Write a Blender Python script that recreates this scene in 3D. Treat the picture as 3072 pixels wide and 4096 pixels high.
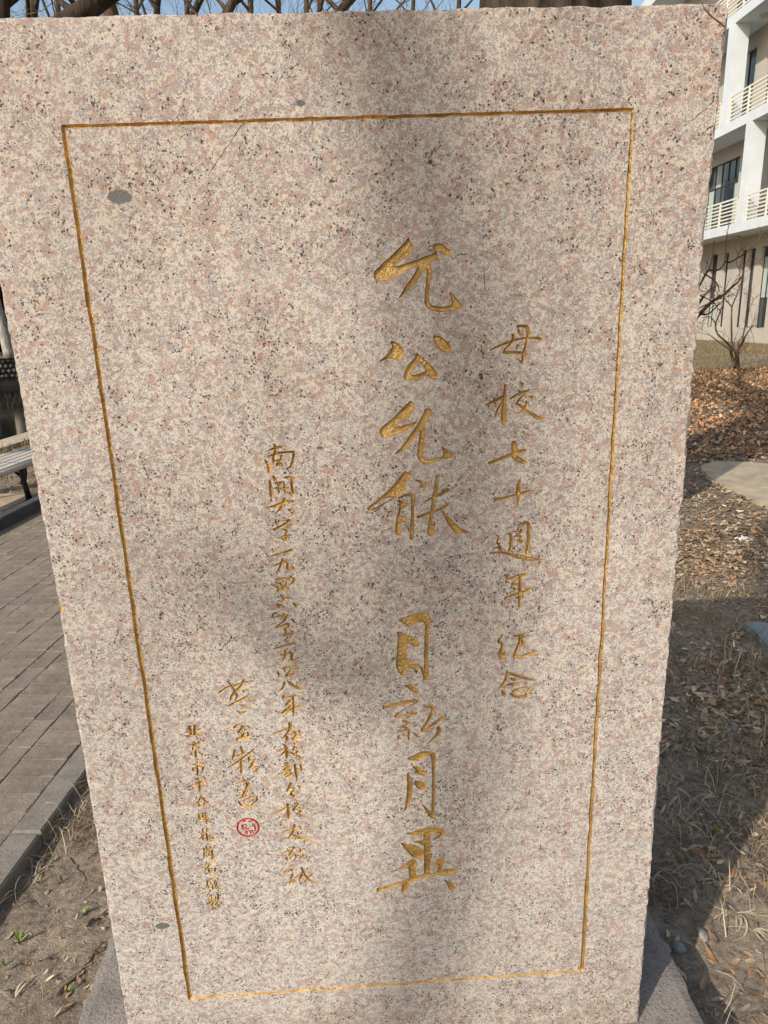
import bpy, bmesh, math, random
import numpy as np
from mathutils import Vector, Matrix
from mathutils.geometry import delaunay_2d_cdt

random.seed(7); RNG = np.random.default_rng(11)
for o in list(bpy.data.objects): bpy.data.objects.remove(o)
SC = bpy.context.scene
COL = SC.collection

# ------------------------------------------------------------------ camera
F = 2721.0                                     # focal length in photo pixels (3072 x 4096)
ROT = np.array([[ 0.9984491, -0.0444671,  0.0334987], [-0.0443618, -0.2718999,  0.9613025], [-0.0336381, -0.9612976, -0.2734509]])   # camera (right, down, forward) -> world
CAM = np.array([-0.013285, -1.231779,  1.816265])
cam_data = bpy.data.cameras.new('camera'); cam = bpy.data.objects.new('camera', cam_data); COL.objects.link(cam)
_M = Matrix([[ROT[i, 0], -ROT[i, 1], -ROT[i, 2], CAM[i]] for i in range(3)] + [[0, 0, 0, 1]])
cam.matrix_world = _M
cam_data.sensor_fit = 'VERTICAL'; cam_data.sensor_height = 36.0; cam_data.sensor_width = 27.0
cam_data.lens = F / 4096 * 36.0; cam_data.clip_start = 0.05; cam_data.clip_end = 2000
SC.camera = cam
SC.render.resolution_x, SC.render.resolution_y = 768, 1024

# ------------------------------------------------------------------ sky, sun, exposure
SUN_AZ, SUN_EL = math.radians(45.5), math.radians(33.5)      # light travels towards +x +y
world = bpy.data.worlds.new('World'); SC.world = world; world.use_nodes = True
wn = world.node_tree.nodes; wn.clear()
sky = wn.new('ShaderNodeTexSky'); sky.sky_type = 'NISHITA'; sky.sun_disc = False
sky.sun_elevation = SUN_EL; sky.sun_rotation = math.atan2(-math.cos(SUN_AZ), -math.sin(SUN_AZ))
sky.air_density = 1.4; sky.dust_density = 2.2; sky.ozone_density = 1.0
bg = wn.new('ShaderNodeBackground'); bg.inputs['Strength'].default_value = 0.15
wo = wn.new('ShaderNodeOutputWorld')
world.node_tree.links.new(sky.outputs[0], bg.inputs[0]); world.node_tree.links.new(bg.outputs[0], wo.inputs[0])
sun_data = bpy.data.lights.new('sun', 'SUN'); sun_data.energy = 3.8; sun_data.angle = math.radians(0.55)
sun_data.color = (1.0, 0.92, 0.815)
sun = bpy.data.objects.new('sun', sun_data); COL.objects.link(sun)
SUNDIR = np.array([math.cos(SUN_AZ) * math.cos(SUN_EL), math.sin(SUN_AZ) * math.cos(SUN_EL), -math.sin(SUN_EL)])
sun.rotation_euler = Vector(SUNDIR).to_track_quat('-Z', 'Y').to_euler(); sun.location = (-6, -6, 9)
vs = SC.view_settings; vs.view_transform = 'Standard'; vs.look = 'None'; vs.exposure = 0.22; vs.gamma = 1.0
vs.use_curve_mapping = False

# ------------------------------------------------------------------ pixel <-> place
def ray(x, y): return ROT @ np.array([(x - 1536) / F, (y - 2048) / F, 1.0])
def on_z(x, y, z=0.0): d = ray(x, y); return CAM + d * (z - CAM[2]) / d[2]
def on_y(x, y, Y=0.0): d = ray(x, y); return CAM + d * (Y - CAM[1]) / d[1]
def on_x(x, y, X): d = ray(x, y); return CAM + d * (X - CAM[0]) / d[0]
def at_d(x, y, D): d = ray(x, y); return CAM + d * D / np.linalg.norm(d[:2])
def px(P):
    c = (np.asarray(P, float) - CAM) @ ROT
    return 1536 + F * c[..., 0] / c[..., 2], 2048 + F * c[..., 1] / c[..., 2], c[..., 2]

# ------------------------------------------------------------------ numpy noise
def _hash(ix, iy, s):
    h = (ix.astype(np.int64) * 374761393 + iy.astype(np.int64) * 668265263 + s * 974711) & 0xffffffff
    h = ((h ^ (h >> 13)) * 1274126177) & 0xffffffff
    return ((h ^ (h >> 16)) & 0xffff) / 65535.0
def vnoise(x, y, s=0):
    x = np.asarray(x, float); y = np.asarray(y, float)
    ix = np.floor(x); iy = np.floor(y); fx = x - ix; fy = y - iy
    fx = fx * fx * (3 - 2 * fx); fy = fy * fy * (3 - 2 * fy)
    a = _hash(ix, iy, s); b = _hash(ix + 1, iy, s); c = _hash(ix, iy + 1, s); d = _hash(ix + 1, iy + 1, s)
    return (a * (1 - fx) + b * fx) * (1 - fy) + (c * (1 - fx) + d * fx) * fy - 0.5
def fbm(x, y, o=4, s=0):
    r = 0; a = 1.0
    for k in range(o): r = r + a * vnoise(x * 2 ** k, y * 2 ** k, s + k); a *= 0.5
    return r

# ------------------------------------------------------------------ object helpers
def tag(o, label=None, cat=None, group=None, kind=None):
    if label: o['label'] = label
    if cat: o['category'] = cat
    if group: o['group'] = group
    if kind: o['kind'] = kind
    return o
def empty(name, loc=(0, 0, 0), rz=0.0):
    o = bpy.data.objects.new(name, None); COL.objects.link(o); o.empty_display_size = 0.1
    o.location = loc; o.rotation_euler = (0, 0, rz); return o
def link(name, mesh, parent=None, loc=None, rot=None):
    o = bpy.data.objects.new(name, mesh); COL.objects.link(o)
    if parent: o.parent = parent
    if loc is not None: o.location = loc
    if rot is not None: o.rotation_euler = rot
    return o
def mesh_of(name, v, f, mat, smooth=False):
    me = bpy.data.meshes.new(name); me.from_pydata([tuple(map(float, p)) for p in v], [], [tuple(map(int, q)) for q in f])
    if mat: me.materials.append(mat)
    if smooth: me.polygons.foreach_set('use_smooth', [True] * len(me.polygons))
    me.update(); return me
class MB:
    """collects shapes for ONE mesh"""
    def __init__(s): s.v = []; s.f = []
    def add(s, v, f):
        n = len(s.v); s.v += [tuple(map(float, p)) for p in v]; s.f += [tuple(i + n for i in q) for q in f]; return s
    def box(s, a, b):
        (x0, y0, z0), (x1, y1, z1) = a, b
        v = [(x, y, z) for z in (z0, z1) for y in (y0, y1) for x in (x0, x1)]
        return s.add(v, [(0, 2, 3, 1), (4, 5, 7, 6), (0, 1, 5, 4), (2, 6, 7, 3), (0, 4, 6, 2), (1, 3, 7, 5)])
    def cbox(s, a, b, c=0.006):
        """box with chamfered upper edges"""
        (x0, y0, z0), (x1, y1, z1) = a, b
        v = [(x0, y0, z0), (x1, y0, z0), (x1, y1, z0), (x0, y1, z0), (x0, y0, z1 - c), (x1, y0, z1 - c), (x1, y1, z1 - c), (x0, y1, z1 - c),
             (x0 + c, y0 + c, z1), (x1 - c, y0 + c, z1), (x1 - c, y1 - c, z1), (x0 + c, y1 - c, z1)]
        f = [(3, 2, 1, 0), (8, 9, 10, 11)]
        for i in range(4):
            j = (i + 1) % 4; f += [(i, j, j + 4, i + 4), (i + 4, j + 4, j + 8, i + 8)]
        return s.add(v, f)
    def tube(s, pts, rad, n=6, cap=True):
        pts = [np.asarray(p, float) for p in pts]; rings = []
        up = np.array([0.13, 0.21, 0.97]); prev = None
        for i, p in enumerate(pts):
            d = pts[min(i + 1, len(pts) - 1)] - pts[max(i - 1, 0)]; d = d / (np.linalg.norm(d) + 1e-9)
            if prev is None:
                a = np.cross(d, up)
                if np.linalg.norm(a) < 0.1: a = np.cross(d, [1, 0, 0])
            else: a = prev - d * (prev @ d)
            a = a / (np.linalg.norm(a) + 1e-9); b = np.cross(d, a); prev = a
            r = rad[i] if hasattr(rad, '__len__') else rad
            rings.append([p + r * (a * math.cos(2 * math.pi * k / n) + b * math.sin(2 * math.pi * k / n)) for k in range(n)])
        v = [q for R_ in rings for q in R_]; f = []
        for i in range(len(pts) - 1):
            for k in range(n):
                l = (k + 1) % n; f.append((i * n + k, i * n + l, (i + 1) * n + l, (i + 1) * n + k))
        if cap: f.append(tuple(range(n))[::-1]); f.append(tuple((len(pts) - 1) * n + k for k in range(n)))
        return s.add(v, f)
    def mesh(s, name, mat, smooth=False): return mesh_of(name, s.v, s.f, mat, smooth)
    def build(s, name, mat, parent=None, smooth=False, loc=None): return link(name, s.mesh(name, mat, smooth), parent, loc)

# ------------------------------------------------------------------ material helpers
class NT:
    def __init__(s, name):
        s.m = bpy.data.materials.new(name); s.m.use_nodes = True; s.t = s.m.node_tree; s.n = s.t.nodes
        s.b = s.n['Principled BSDF']
    def new(s, typ, **kw):
        n = s.n.new(typ)
        for k, v in kw.items():
            if k in n.inputs: n.inputs[k].default_value = v
            else: setattr(n, k, v)
        return n
    def l(s, a, b): s.t.links.new(a, b)
    def coord(s, kind='Object'): return s.n.new('ShaderNodeTexCoord').outputs[kind]
    def noise(s, vec, scale, detail=4, rough=0.55, dist=0.0):
        n = s.new('ShaderNodeTexNoise'); n.inputs['Scale'].default_value = scale; n.inputs['Detail'].default_value = detail
        n.inputs['Roughness'].default_value = rough; n.inputs['Distortion'].default_value = dist
        s.l(vec, n.inputs['Vector']); return n
    def vor(s, vec, scale, feature='F1'):
        n = s.new('ShaderNodeTexVoronoi'); n.feature = feature; n.inputs['Scale'].default_value = scale
        s.l(vec, n.inputs['Vector']); return n
    def ramp(s, fac, stops, interp='LINEAR'):
        n = s.new('ShaderNodeValToRGB'); n.color_ramp.interpolation = interp; e = n.color_ramp.elements
        while len(e) < len(stops): e.new(0.5)
        for i, (p, c) in enumerate(stops):
            e[i].position = p; e[i].color = (c, c, c, 1) if not hasattr(c, '__len__') else (*c, 1)
        s.l(fac, n.inputs[0]); return n.outputs[0]
    def mix(s, fac, a, b, mode='MIX'):
        n = s.new('ShaderNodeMix'); n.data_type = 'RGBA'; n.blend_type = mode
        for v, i in ((fac, 0), (a, 6), (b, 7)):
            if hasattr(v, 'is_linked') or isinstance(v, bpy.types.NodeSocket): s.l(v, n.inputs[i])
            elif i == 0: n.inputs[0].default_value = v
            else: n.inputs[i].default_value = (*v, 1)
        return n.outputs[2]
    def math(s, op, a, b=None, c=None):
        n = s.new('ShaderNodeMath'); n.operation = op
        for i, v in enumerate((a, b, c)):
            if v is None: continue
            if isinstance(v, bpy.types.NodeSocket): s.l(v, n.inputs[i])
            else: n.inputs[i].default_value = v
        return n.outputs[0]
    def mapping(s, vec, scale=(1, 1, 1), loc=(0, 0, 0), rot=(0, 0, 0)):
        n = s.new('ShaderNodeMapping'); n.inputs['Scale'].default_value = scale; n.inputs['Location'].default_value = loc
        n.inputs['Rotation'].default_value = rot; s.l(vec, n.inputs['Vector']); return n.outputs[0]
    def bump(s, h, strength=0.3, dist=0.01):
        n = s.new('ShaderNodeBump'); n.inputs['Strength'].default_value = strength; n.inputs['Distance'].default_value = dist
        s.l(h, n.inputs['Height']); s.l(n.outputs[0], s.b.inputs['Normal']); return n
    def base(s, c):
        if isinstance(c, bpy.types.NodeSocket): s.l(c, s.b.inputs['Base Color'])
        else: s.b.inputs['Base Color'].default_value = (*c, 1)
        return s
    def set(s, rough=None, metal=None, spec=None):
        if rough is not None: s.b.inputs['Roughness'].default_value = rough
        if metal is not None: s.b.inputs['Metallic'].default_value = metal
        if spec is not None: s.b.inputs['Specular IOR Level'].default_value = spec
        return s
def plain(name, c, var=0.15, scale=6.0, rough=0.8, bump=0.0, bscale=60, metal=0.0, coord='Object', spec=0.3, c2=None):
    t = NT(name); v = t.coord(coord)
    n = t.noise(v, scale, 5)
    lo = tuple(k * (1 - var) for k in c); hi = tuple(min(1, k * (1 + var)) for k in c) if c2 is None else c2
    t.base(t.ramp(n.outputs[0], [(0.3, lo), (0.7, hi)])).set(rough, metal, spec)
    if bump: t.bump(t.noise(v, bscale, 4).outputs[0], bump, 0.01)
    return t.m

# granite of the slab: cream feldspar, pink feldspar, grey quartz, black mica, weather streaks
def granite():
    t = NT('pink_granite'); v = t.coord()
    n1 = t.noise(v, 110, 3, 0.6)
    off = t.new('ShaderNodeVectorMath'); off.operation = 'MULTIPLY_ADD'
    t.l(n1.outputs[1], off.inputs[0]); off.inputs[1].default_value = (0.010,) * 3; t.l(v, off.inputs[2])
    d = off.outputs[0]
    n2 = t.noise(v, 380, 2, 0.6)
    off2 = t.new('ShaderNodeVectorMath'); off2.operation = 'MULTIPLY_ADD'
    t.l(n2.outputs[1], off2.inputs[0]); off2.inputs[1].default_value = (0.004,) * 3; t.l(v, off2.inputs[2])
    d2 = off2.outputs[0]
    fine = t.noise(v, 520, 3, 0.7)
    cream = t.ramp(fine.outputs[0], [(0.25, (0.385, 0.345, 0.295)), (0.5, (0.565, 0.51, 0.44)), (0.75, (0.74, 0.695, 0.62))])
    pinkc = t.ramp(t.noise(v, 330, 4, 0.7).outputs[0], [(0.25, (0.30, 0.185, 0.145)), (0.55, (0.425, 0.287, 0.23)), (0.8, (0.54, 0.40, 0.333))])
    r1 = t.new('ShaderNodeSeparateColor'); t.l(t.vor(d, 140).outputs['Color'], r1.inputs[0])
    clump = t.noise(v, 26, 4)
    pm = t.math('ADD', r1.outputs[0], t.math('MULTIPLY', t.math('SUBTRACT', clump.outputs[0], 0.5), 0.55))
    pn = t.math('ADD', pm, t.math('MULTIPLY', t.math('SUBTRACT', t.noise(v, 380, 3).outputs[0], 0.5), 1.1))
    pink = t.ramp(pn, [(0.50, 0.0), (0.80, 1.0)])
    col = t.mix(t.math('MULTIPLY', pink, 0.92), cream, pinkc)
    r2 = t.new('ShaderNodeSeparateColor'); t.l(t.vor(d2, 340).outputs['Color'], r2.inputs[0])
    qm = t.math('ADD', r2.outputs[1], t.math('MULTIPLY', t.math('SUBTRACT', t.noise(v, 45, 3).outputs[0], 0.5), 0.8))
    quartz = t.ramp(qm, [(0.60, 0.0), (0.78, 1.0)])
    qc = t.ramp(t.noise(v, 600, 2).outputs[0], [(0.3, (0.18, 0.185, 0.20)), (0.7, (0.44, 0.445, 0.465))])
    col = t.mix(t.math('MULTIPLY', quartz, 0.8), col, qc)
    r3 = t.new('ShaderNodeSeparateColor'); t.l(t.vor(d2, 345).outputs['Color'], r3.inputs[0])
    bm = t.math('ADD', r3.outputs[2], t.math('MULTIPLY', t.math('SUBTRACT', t.noise(v, 26, 2).outputs[0], 0.5), 0.5))
    bm = t.math('ADD', bm, t.math('MULTIPLY', t.math('SUBTRACT', t.noise(v, 5, 3).outputs[0], 0.5), 0.28))
    black = t.ramp(bm, [(0.957, 0.0), (0.975, 1.0)])
    col = t.mix(t.math('MULTIPLY', black, 0.95), col, (0.02, 0.021, 0.024))
    thin = t.new('ShaderNodeSeparateColor'); t.l(t.vor(d2, 600).outputs['Color'], thin.inputs[0])
    tb = t.ramp(t.math('ADD', thin.outputs[0], t.math('MULTIPLY', t.math('SUBTRACT', t.noise(v, 24, 2).outputs[0], 0.5), 0.55)), [(0.78, 0.0), (0.84, 1.0)])
    col = t.mix(t.math('MULTIPLY', tb, 0.62), col, (0.10, 0.10, 0.11))
    # dark round inclusions that belong to the rock
    sx = t.new('ShaderNodeSeparateXYZ'); t.l(d, sx.inputs[0])
    for (ix, iy, rx, ry) in INCL:
        p = on_y(ix, iy); w = on_y(ix + rx, iy)[0] - p[0]; h = p[2] - on_y(ix, iy + ry)[2]
        a = t.math('DIVIDE', t.math('SUBTRACT', sx.outputs[0], float(p[0] - SB[0] + 0.005)), float(w))
        b = t.math('DIVIDE', t.math('SUBTRACT', sx.outputs[2], float(p[2] - SB[2] + 0.005)), float(h))
        r = t.math('ADD', t.math('ADD', t.math('MULTIPLY', a, a), t.math('MULTIPLY', b, b)), t.math('MULTIPLY', t.math('SUBTRACT', t.noise(v, 120, 4, 0.7).outputs[0], 0.5), 1.0))
        m = t.ramp(r, [(0.75, 0.95), (1.0, 0.0)])
        col = t.mix(m, col, t.ramp(n2.outputs[0], [(0.35, (0.07, 0.075, 0.075)), (0.7, (0.16, 0.16, 0.155))]))
    # weathering: brown film below the top edge, grey run-off streaks
    sz = t.new('ShaderNodeSeparateXYZ'); t.l(v, sz.inputs[0])
    top = t.new('ShaderNodeMapRange'); t.l(sz.outputs[2], top.inputs[0])
    top.inputs[1].default_value = 0.5; top.inputs[2].default_value = 2.15
    tn = t.math('MULTIPLY', top.outputs[0], t.ramp(t.noise(v, 5, 6, 0.65).outputs[0], [(0.3, 0.35), (0.72, 1.0)]))
    col = t.mix(t.math('MULTIPLY', tn, 0.75), col, (0.76, 0.63, 0.53), 'MULTIPLY')
    st = t.noise(t.mapping(v, (9, 9, 0.55)), 1.0, 5, 0.6)
    col = t.mix(t.math('MULTIPLY', t.ramp(st.outputs[0], [(0.50, 0.0), (0.72, 1.0)]), 0.30), col, (0.60, 0.58, 0.57), 'MULTIPLY')
    bl = t.noise(t.mapping(v, (2.2, 2.2, 1.5)), 1.0, 4, 0.6)
    col = t.mix(t.math('MULTIPLY', t.ramp(bl.outputs[0], [(0.42, 0.0), (0.7, 1.0)]), 0.34), col, (0.66, 0.62, 0.59), 'MULTIPLY')
    low = t.new('ShaderNodeMapRange'); t.l(sz.outputs[2], low.inputs[0])
    low.inputs[1].default_value = 0.16; low.inputs[2].default_value = 0.0
    col = t.mix(t.math('MULTIPLY', low.outputs[0], t.ramp(t.noise(v, 22, 5, 0.7).outputs[0], [(0.38, 0.0), (0.66, 0.75)])), col, (0.55, 0.42, 0.28), 'MULTIPLY')
    t.base(col).set(0.62, 0, 0.35)
    hb = t.math('ADD', t.math('MULTIPLY', fine.outputs[0], 0.5), t.noise(v, 130, 4, 0.65).outputs[0])
    t.bump(hb, 0.28, 0.004)
    return t.m
SB = (0.0, 0.15, 0.14)                          # foot of the slab on its pedestal
INCL = [(478, 787, 52, 32), (1204, 414, 22, 12), (650, 3703, 32, 14), (1280, 1790, 14, 9), (2640, 1458, 12, 10)]

def gold():
    t = NT('gold_leaf_paint'); v = t.coord()
    n = t.noise(v, 210, 4, 0.65); w = t.noise(v, 35, 3)
    t.base(t.mix(t.ramp(w.outputs[0], [(0.35, 0.0), (0.7, 1.0)]), (0.40, 0.24, 0.075), (0.62, 0.42, 0.16))).set(0.38, 0.66, 0.5)
    t.bump(n.outputs[0], 0.8, 0.004); return t.m
M = {}
M['granite'] = granite(); M['gold'] = gold()
M['red_paint'] = plain('red_seal_paint', (0.34, 0.03, 0.02), 0.25, 150, 0.55)
M['mortar'] = plain('yellow_mortar', (0.50, 0.36, 0.15), 0.2, 120, 0.9)
M['crack'] = plain('brown_crack_dirt', (0.10, 0.07, 0.045), 0.4, 150, 0.95)
# ------------------------------------------------------------------ the inscription, traced stroke by stroke
# every entry: (photo origin x, y, photo pixels per unit), characters; 's' = brush stroke x,y,width ..., 'p' = outline, 'h' = hole in the outline before it
INSCR = [
((1440, 900, .30139), 'big', [
 ['p 645,175 660,200 695,300 690,345 640,400 560,455 480,505 460,545 500,550 620,510 760,460 860,420 960,390 985,370 1000,350 985,320 970,300 980,270 1010,250 1060,250 1100,270 1150,310 1190,340 1195,380 1175,400 1130,385 1070,355 1030,345 1015,370 1030,410 1025,440 1040,455 960,475 910,500 940,550 950,600 940,700 920,850 910,980 935,1050 980,1075 1080,1090 1180,1075 1220,1050 1215,980 1195,900 1240,930 1290,990 1340,1050 1350,1085 1320,1110 1200,1140 1080,1150 960,1130 880,1080 860,1040 865,900 885,700 890,600 870,560 840,590 800,670 720,790 640,860 580,910 510,980 560,900 620,800 690,700 740,610 770,540 700,560 600,610 490,670 400,690 350,735 240,735 195,700 190,630 220,590 320,500 420,410 520,310 610,220'],
 ['p 410,1550 450,1550 520,1590 560,1650 575,1710 560,1760 500,1785 450,1780 400,1760 340,1785 250,1815 310,1770 370,1710 420,1640 430,1590',
  'p 975,1475 1030,1475 1090,1500 1150,1550 1205,1610 1200,1670 1165,1690 1100,1675 1040,1630 1000,1570',
  'p 745,1705 770,1715 800,1750 870,1800 950,1880 1010,1950 1025,2010 1000,2050 950,2035 890,1990 850,2005 790,2060 700,2050 610,2060 580,2020 600,1940 650,1850 720,1780',
  'h 790,1825 760,1850 710,1920 680,1970 700,1995 780,1975 850,1950 870,1930 830,1870'] ]),
((1440, 1540, .30139), 'big', [
 ['p 655,215 700,240 720,290 710,340 670,390 600,440 520,500 440,560 500,560 600,530 690,510 755,480 720,530 660,570 590,610 500,650 400,680 310,700 275,660 265,610 285,570 370,500 470,410 570,310 640,240',
  'p 865,320 920,318 950,345 940,390 900,450 860,520 870,570 865,640 850,740 835,850 830,940 850,990 920,990 1010,970 1090,950 1110,920 1100,860 1085,820 1130,845 1170,890 1225,915 1230,950 1160,970 1080,985 990,1020 890,1050 830,1040 780,990 765,920 775,800 790,680 795,600 750,660 690,740 620,820 550,880 460,915 530,850 600,760 670,660 740,560 800,460 850,370'],
 ['p 580,1160 640,1160 685,1200 640,1260 600,1330 570,1420 520,1470 460,1500 380,1540 300,1590 210,1650 130,1670 100,1640 140,1600 220,1540 310,1460 400,1380 480,1290 550,1200',
  'h 250,1570 160,1620 150,1640 200,1630 300,1572 400,1520 440,1495 330,1505 290,1535',
  's 525,1500,26 600,1465,30 690,1460,40 705,1500,46 700,1650,40 695,1800,38 690,1950,48 685,2030,44', 's 690,1960,50 650,1915,30 615,1860,8',
  'p 540,1540 580,1570 635,1565 635,1600 590,1630 545,1650 535,1740 605,1750 610,1830 570,1810 545,1830 545,1960 520,1995 480,1980 472,1900 490,1750 520,1650 525,1580',
  'p 735,1265 800,1265 855,1305 880,1355 780,1355 830,1325 790,1290',
  's 1030,1215,44 1010,1350,46 985,1500,44 955,1680,42 935,1820,48 940,1900,80 940,1960,84', 's 965,1900,30 985,1860,26 995,1800,8',
  's 855,1555,8 950,1500,28 1050,1460,34 1130,1410,52 1160,1395,50', 's 770,1750,34 900,1705,32 1050,1650,28 1160,1595,26', 's 1160,1590,22 1130,1555,14 1100,1520,6',
  'p 1060,1640 1090,1660 1160,1740 1250,1830 1350,1910 1465,1958 1380,1955 1290,1975 1220,1910 1160,1820 1110,1730'] ]),
((1440, 2400, .30139), 'big', [
 ['p 515,265 600,235 700,190 800,165 870,175 920,215 935,280 925,370 905,500 900,700 905,900 915,1000 905,1050 860,1055 835,990 800,900 775,850 850,905 855,700 860,500 870,380 865,320 840,290 760,300 690,335 640,350 590,315',
  'p 490,430 530,425 600,455 680,485 750,540 785,585 775,620 720,610 660,575 615,575 605,600 630,660 605,740 625,795 700,825 770,860 775,905 740,930 670,900 610,895 620,950 600,990 550,995 510,950 480,870 490,760 495,650 500,550 505,480'],
 ['p 595,1130 660,1130 720,1150 760,1190 775,1235 720,1220 660,1190 620,1150',
  's 320,1430,40 450,1395,44 600,1355,46 740,1335,36 790,1345,30', 's 780,1350,16 680,1400,16 560,1470,16 475,1530,26', 's 475,1545,34 580,1535,34 680,1515,38 745,1505,30', 's 740,1510,10 640,1560,10 570,1590,8',
  's 560,1610,16 610,1612,36 670,1630,26', 's 625,1640,22 600,1670,20', 's 530,1685,18 590,1680,34 650,1720,40 670,1720,20', 's 485,1745,12 560,1740,22 650,1715,22', 's 650,1740,30 645,1800,32 650,1855,24', 's 620,1800,12 560,1790,14 510,1815,24 520,1835,40 545,1830,20',
  's 715,1765,16 750,1790,36 780,1810,34',
  's 840,1400,10 890,1420,34 950,1420,46 975,1450,46 940,1530,40 890,1620,36 830,1710,36', 's 830,1735,40 900,1710,36 990,1640,36 1080,1570,44 1140,1555,36',
  's 1040,1695,40 1050,1730,44 1020,1790,40 960,1850,26 885,1925,8'] ]),
((1440, 2960, .30139), 'big', [
 ['p 625,248 700,210 800,165 880,148 950,155 990,185 1000,230 990,400 998,600 990,800 985,1000 985,1040 945,1035 900,980 860,910 825,858 880,900 945,940 955,800 960,600 955,400 948,250 935,210 890,205 840,245 770,275 690,265',
  'p 630,435 660,460 690,530 697,620 685,720 660,830 630,890 590,940 605,860 620,750 630,600 627,500',
  'p 700,355 760,353 820,380 865,420 880,455 860,475 800,465 760,440 740,400', 'p 730,545 790,545 850,580 880,620 870,655 800,655 750,625 732,590'],
 ['p 615,1242 700,1220 800,1185 900,1165 1020,1160 1090,1180 1120,1215 1100,1260 1050,1300 965,1330 1030,1280 1065,1240 1000,1235 930,1255 800,1268 700,1262',
  'p 848,1250 925,1240 935,1400 930,1600 925,1700 930,1790 850,1800 852,1700 855,1500 850,1380', 'p 710,1350 780,1335 855,1330 855,1400 800,1375',
  'p 550,1370 640,1380 740,1400 810,1430 850,1480 845,1550 790,1570 700,1550 640,1490 590,1430',
  'p 430,1740 520,1700 610,1650 660,1600 710,1585 755,1610 750,1660 720,1690 725,1730 770,1720 765,1745 740,1770 745,1835 670,1850 650,1760 640,1700 560,1720',
  'p 915,1635 1000,1615 1040,1585 1100,1555 1115,1600 1100,1660 1080,1740 1015,1760 1050,1665 1000,1650 915,1660',
  'p 225,1970 330,1950 450,1910 560,1870 700,1820 850,1790 1000,1755 1100,1715 1200,1705 1280,1715 1305,1740 1280,1760 1150,1785 1000,1800 850,1830 700,1880 655,1905 640,1960 620,2015 570,2030 550,1990 560,1930 480,1945 380,1985 240,2020',
  'p 1120,1855 1180,1875 1240,1920 1275,1975 1260,1995 1200,1990 1165,1940 1155,1900'] ]),
((1900, 1260, .21695), 'mid', [
 ['s 780,215,40 870,200,50 960,230,60 985,290,70 970,400,60 940,550,50 905,680,45 870,870,45', 's 865,890,40 800,820,25 735,780,10', 's 800,280,30 820,330,50 840,390,30',
  's 290,645,30 420,580,40 600,515,40 750,460,40 920,430,30 1080,425,36 1180,430,50 1230,465,50', 's 705,370,50 710,440,55 660,530,50 580,610,45 530,690,50', 's 535,690,50 640,690,55 800,695,50 900,700,50 950,740,40', 's 770,545,20 790,580,40 760,625,20'],
 ['s 560,1295,40 550,1400,50 545,1500,60 545,1650,75 530,1800,90 530,1950,90 540,2010,60', 's 180,1670,20 330,1600,50 480,1530,55 560,1480,40', 's 530,1560,30 460,1680,40 400,1790,50 385,1850,40',
  's 835,1250,20 880,1280,50 870,1320,30', 's 650,1540,36 770,1470,36 900,1420,40 1000,1385,40', 's 980,1395,40 900,1470,36 830,1550,36 770,1630,40', 's 770,1635,40 820,1660,45 910,1730,50 1020,1810,50 1130,1880,60 1220,1905,50 1330,1895,10',
  's 930,1600,30 950,1640,40 910,1730,30 840,1790,24 745,1818,8', 's 1015,1495,16 1060,1515,50 1100,1535,40'] ]),
((1900, 1720, .24409), 'mid', [
 ['s 635,215,70 645,300,85 640,400,80 650,450,70 720,490,70 810,530,60', 's 245,540,50 400,480,50 540,425,55 640,390,60 740,360,50 825,335,40', 's 700,315,16 820,330,16'],
 ['s 735,830,40 715,920,66 710,1040,66 715,1150,50 700,1220,30 685,1280,8', 's 310,1185,16 345,1145,56 480,1115,36 660,1065,34 760,1040,36 880,1005,50 925,1005,20'],
 ['s 335,1575,16 355,1585,36 375,1580,10', 's 340,1725,14 390,1740,28 370,1800,26 365,1850,26 410,1920,36 425,1985,40', 's 260,2025,24 400,2005,34 550,2030,44 700,2070,60 850,2105,66 1000,2125,40 1140,2118,8',
  's 570,1700,36 595,1760,50 590,1850,50 585,1930,46 560,1985,36', 's 695,1565,14 790,1535,34 860,1520,46 885,1570,50 875,1700,52 880,1800,52 865,1920,50 850,2030,36', 's 845,2000,30 785,1915,12',
  's 710,1600,30 705,1650,30', 's 615,1665,26 700,1660,26 780,1655,28', 's 770,1660,26 720,1700,26 660,1740,26', 's 660,1740,26 780,1740,20', 's 770,1745,24 720,1800,28 690,1805,20', 's 690,1805,20 790,1810,26 780,1840,34 730,1830,20'] ]),
((1900, 2240, .2623), 'mid', [
 ['s 495,230,36 495,275,50 490,305,30', 's 490,300,34 600,260,40 720,230,44 785,225,40', 's 690,260,36 685,400,44 680,550,42 675,700,36 680,740,16', 's 660,280,20 590,340,26 570,370,36', 's 570,375,34 650,370,30', 's 560,425,12 620,440,26 655,440,20', 's 640,440,20 545,510,8', 's 465,590,44 560,550,46 680,510,44 780,480,46 855,460,30', 's 750,438,14 840,450,24'],
 ['s 415,1150,30 380,1210,30 355,1245,36', 's 355,1245,36 400,1270,36 420,1295,40 400,1350,40 385,1420,50 400,1470,70 430,1480,60 440,1430,30 455,1390,10', 's 595,1160,24 660,1155,36 720,1155,46 735,1190,30 710,1220,26', 's 710,1225,26 730,1260,46 735,1300,36 690,1315,30',
  's 685,1180,40 680,1250,40 650,1330,40 620,1400,46 610,1470,60', 's 615,1485,56 700,1480,50 800,1445,50 930,1410,50', 's 930,1400,30 875,1365,10'],
 ['s 490,1705,36 485,1770,46 460,1850,40 410,1920,36 355,1975,12', 's 500,1715,36 600,1750,40 720,1790,42 830,1820,36 925,1832,8', 's 535,1805,14 585,1820,46 625,1830,36', 's 485,1900,20 560,1895,40 650,1885,46', 's 585,2000,40 680,1970,46 780,1950,30 850,1965,34', 's 850,1970,30 790,2000,12',
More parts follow.
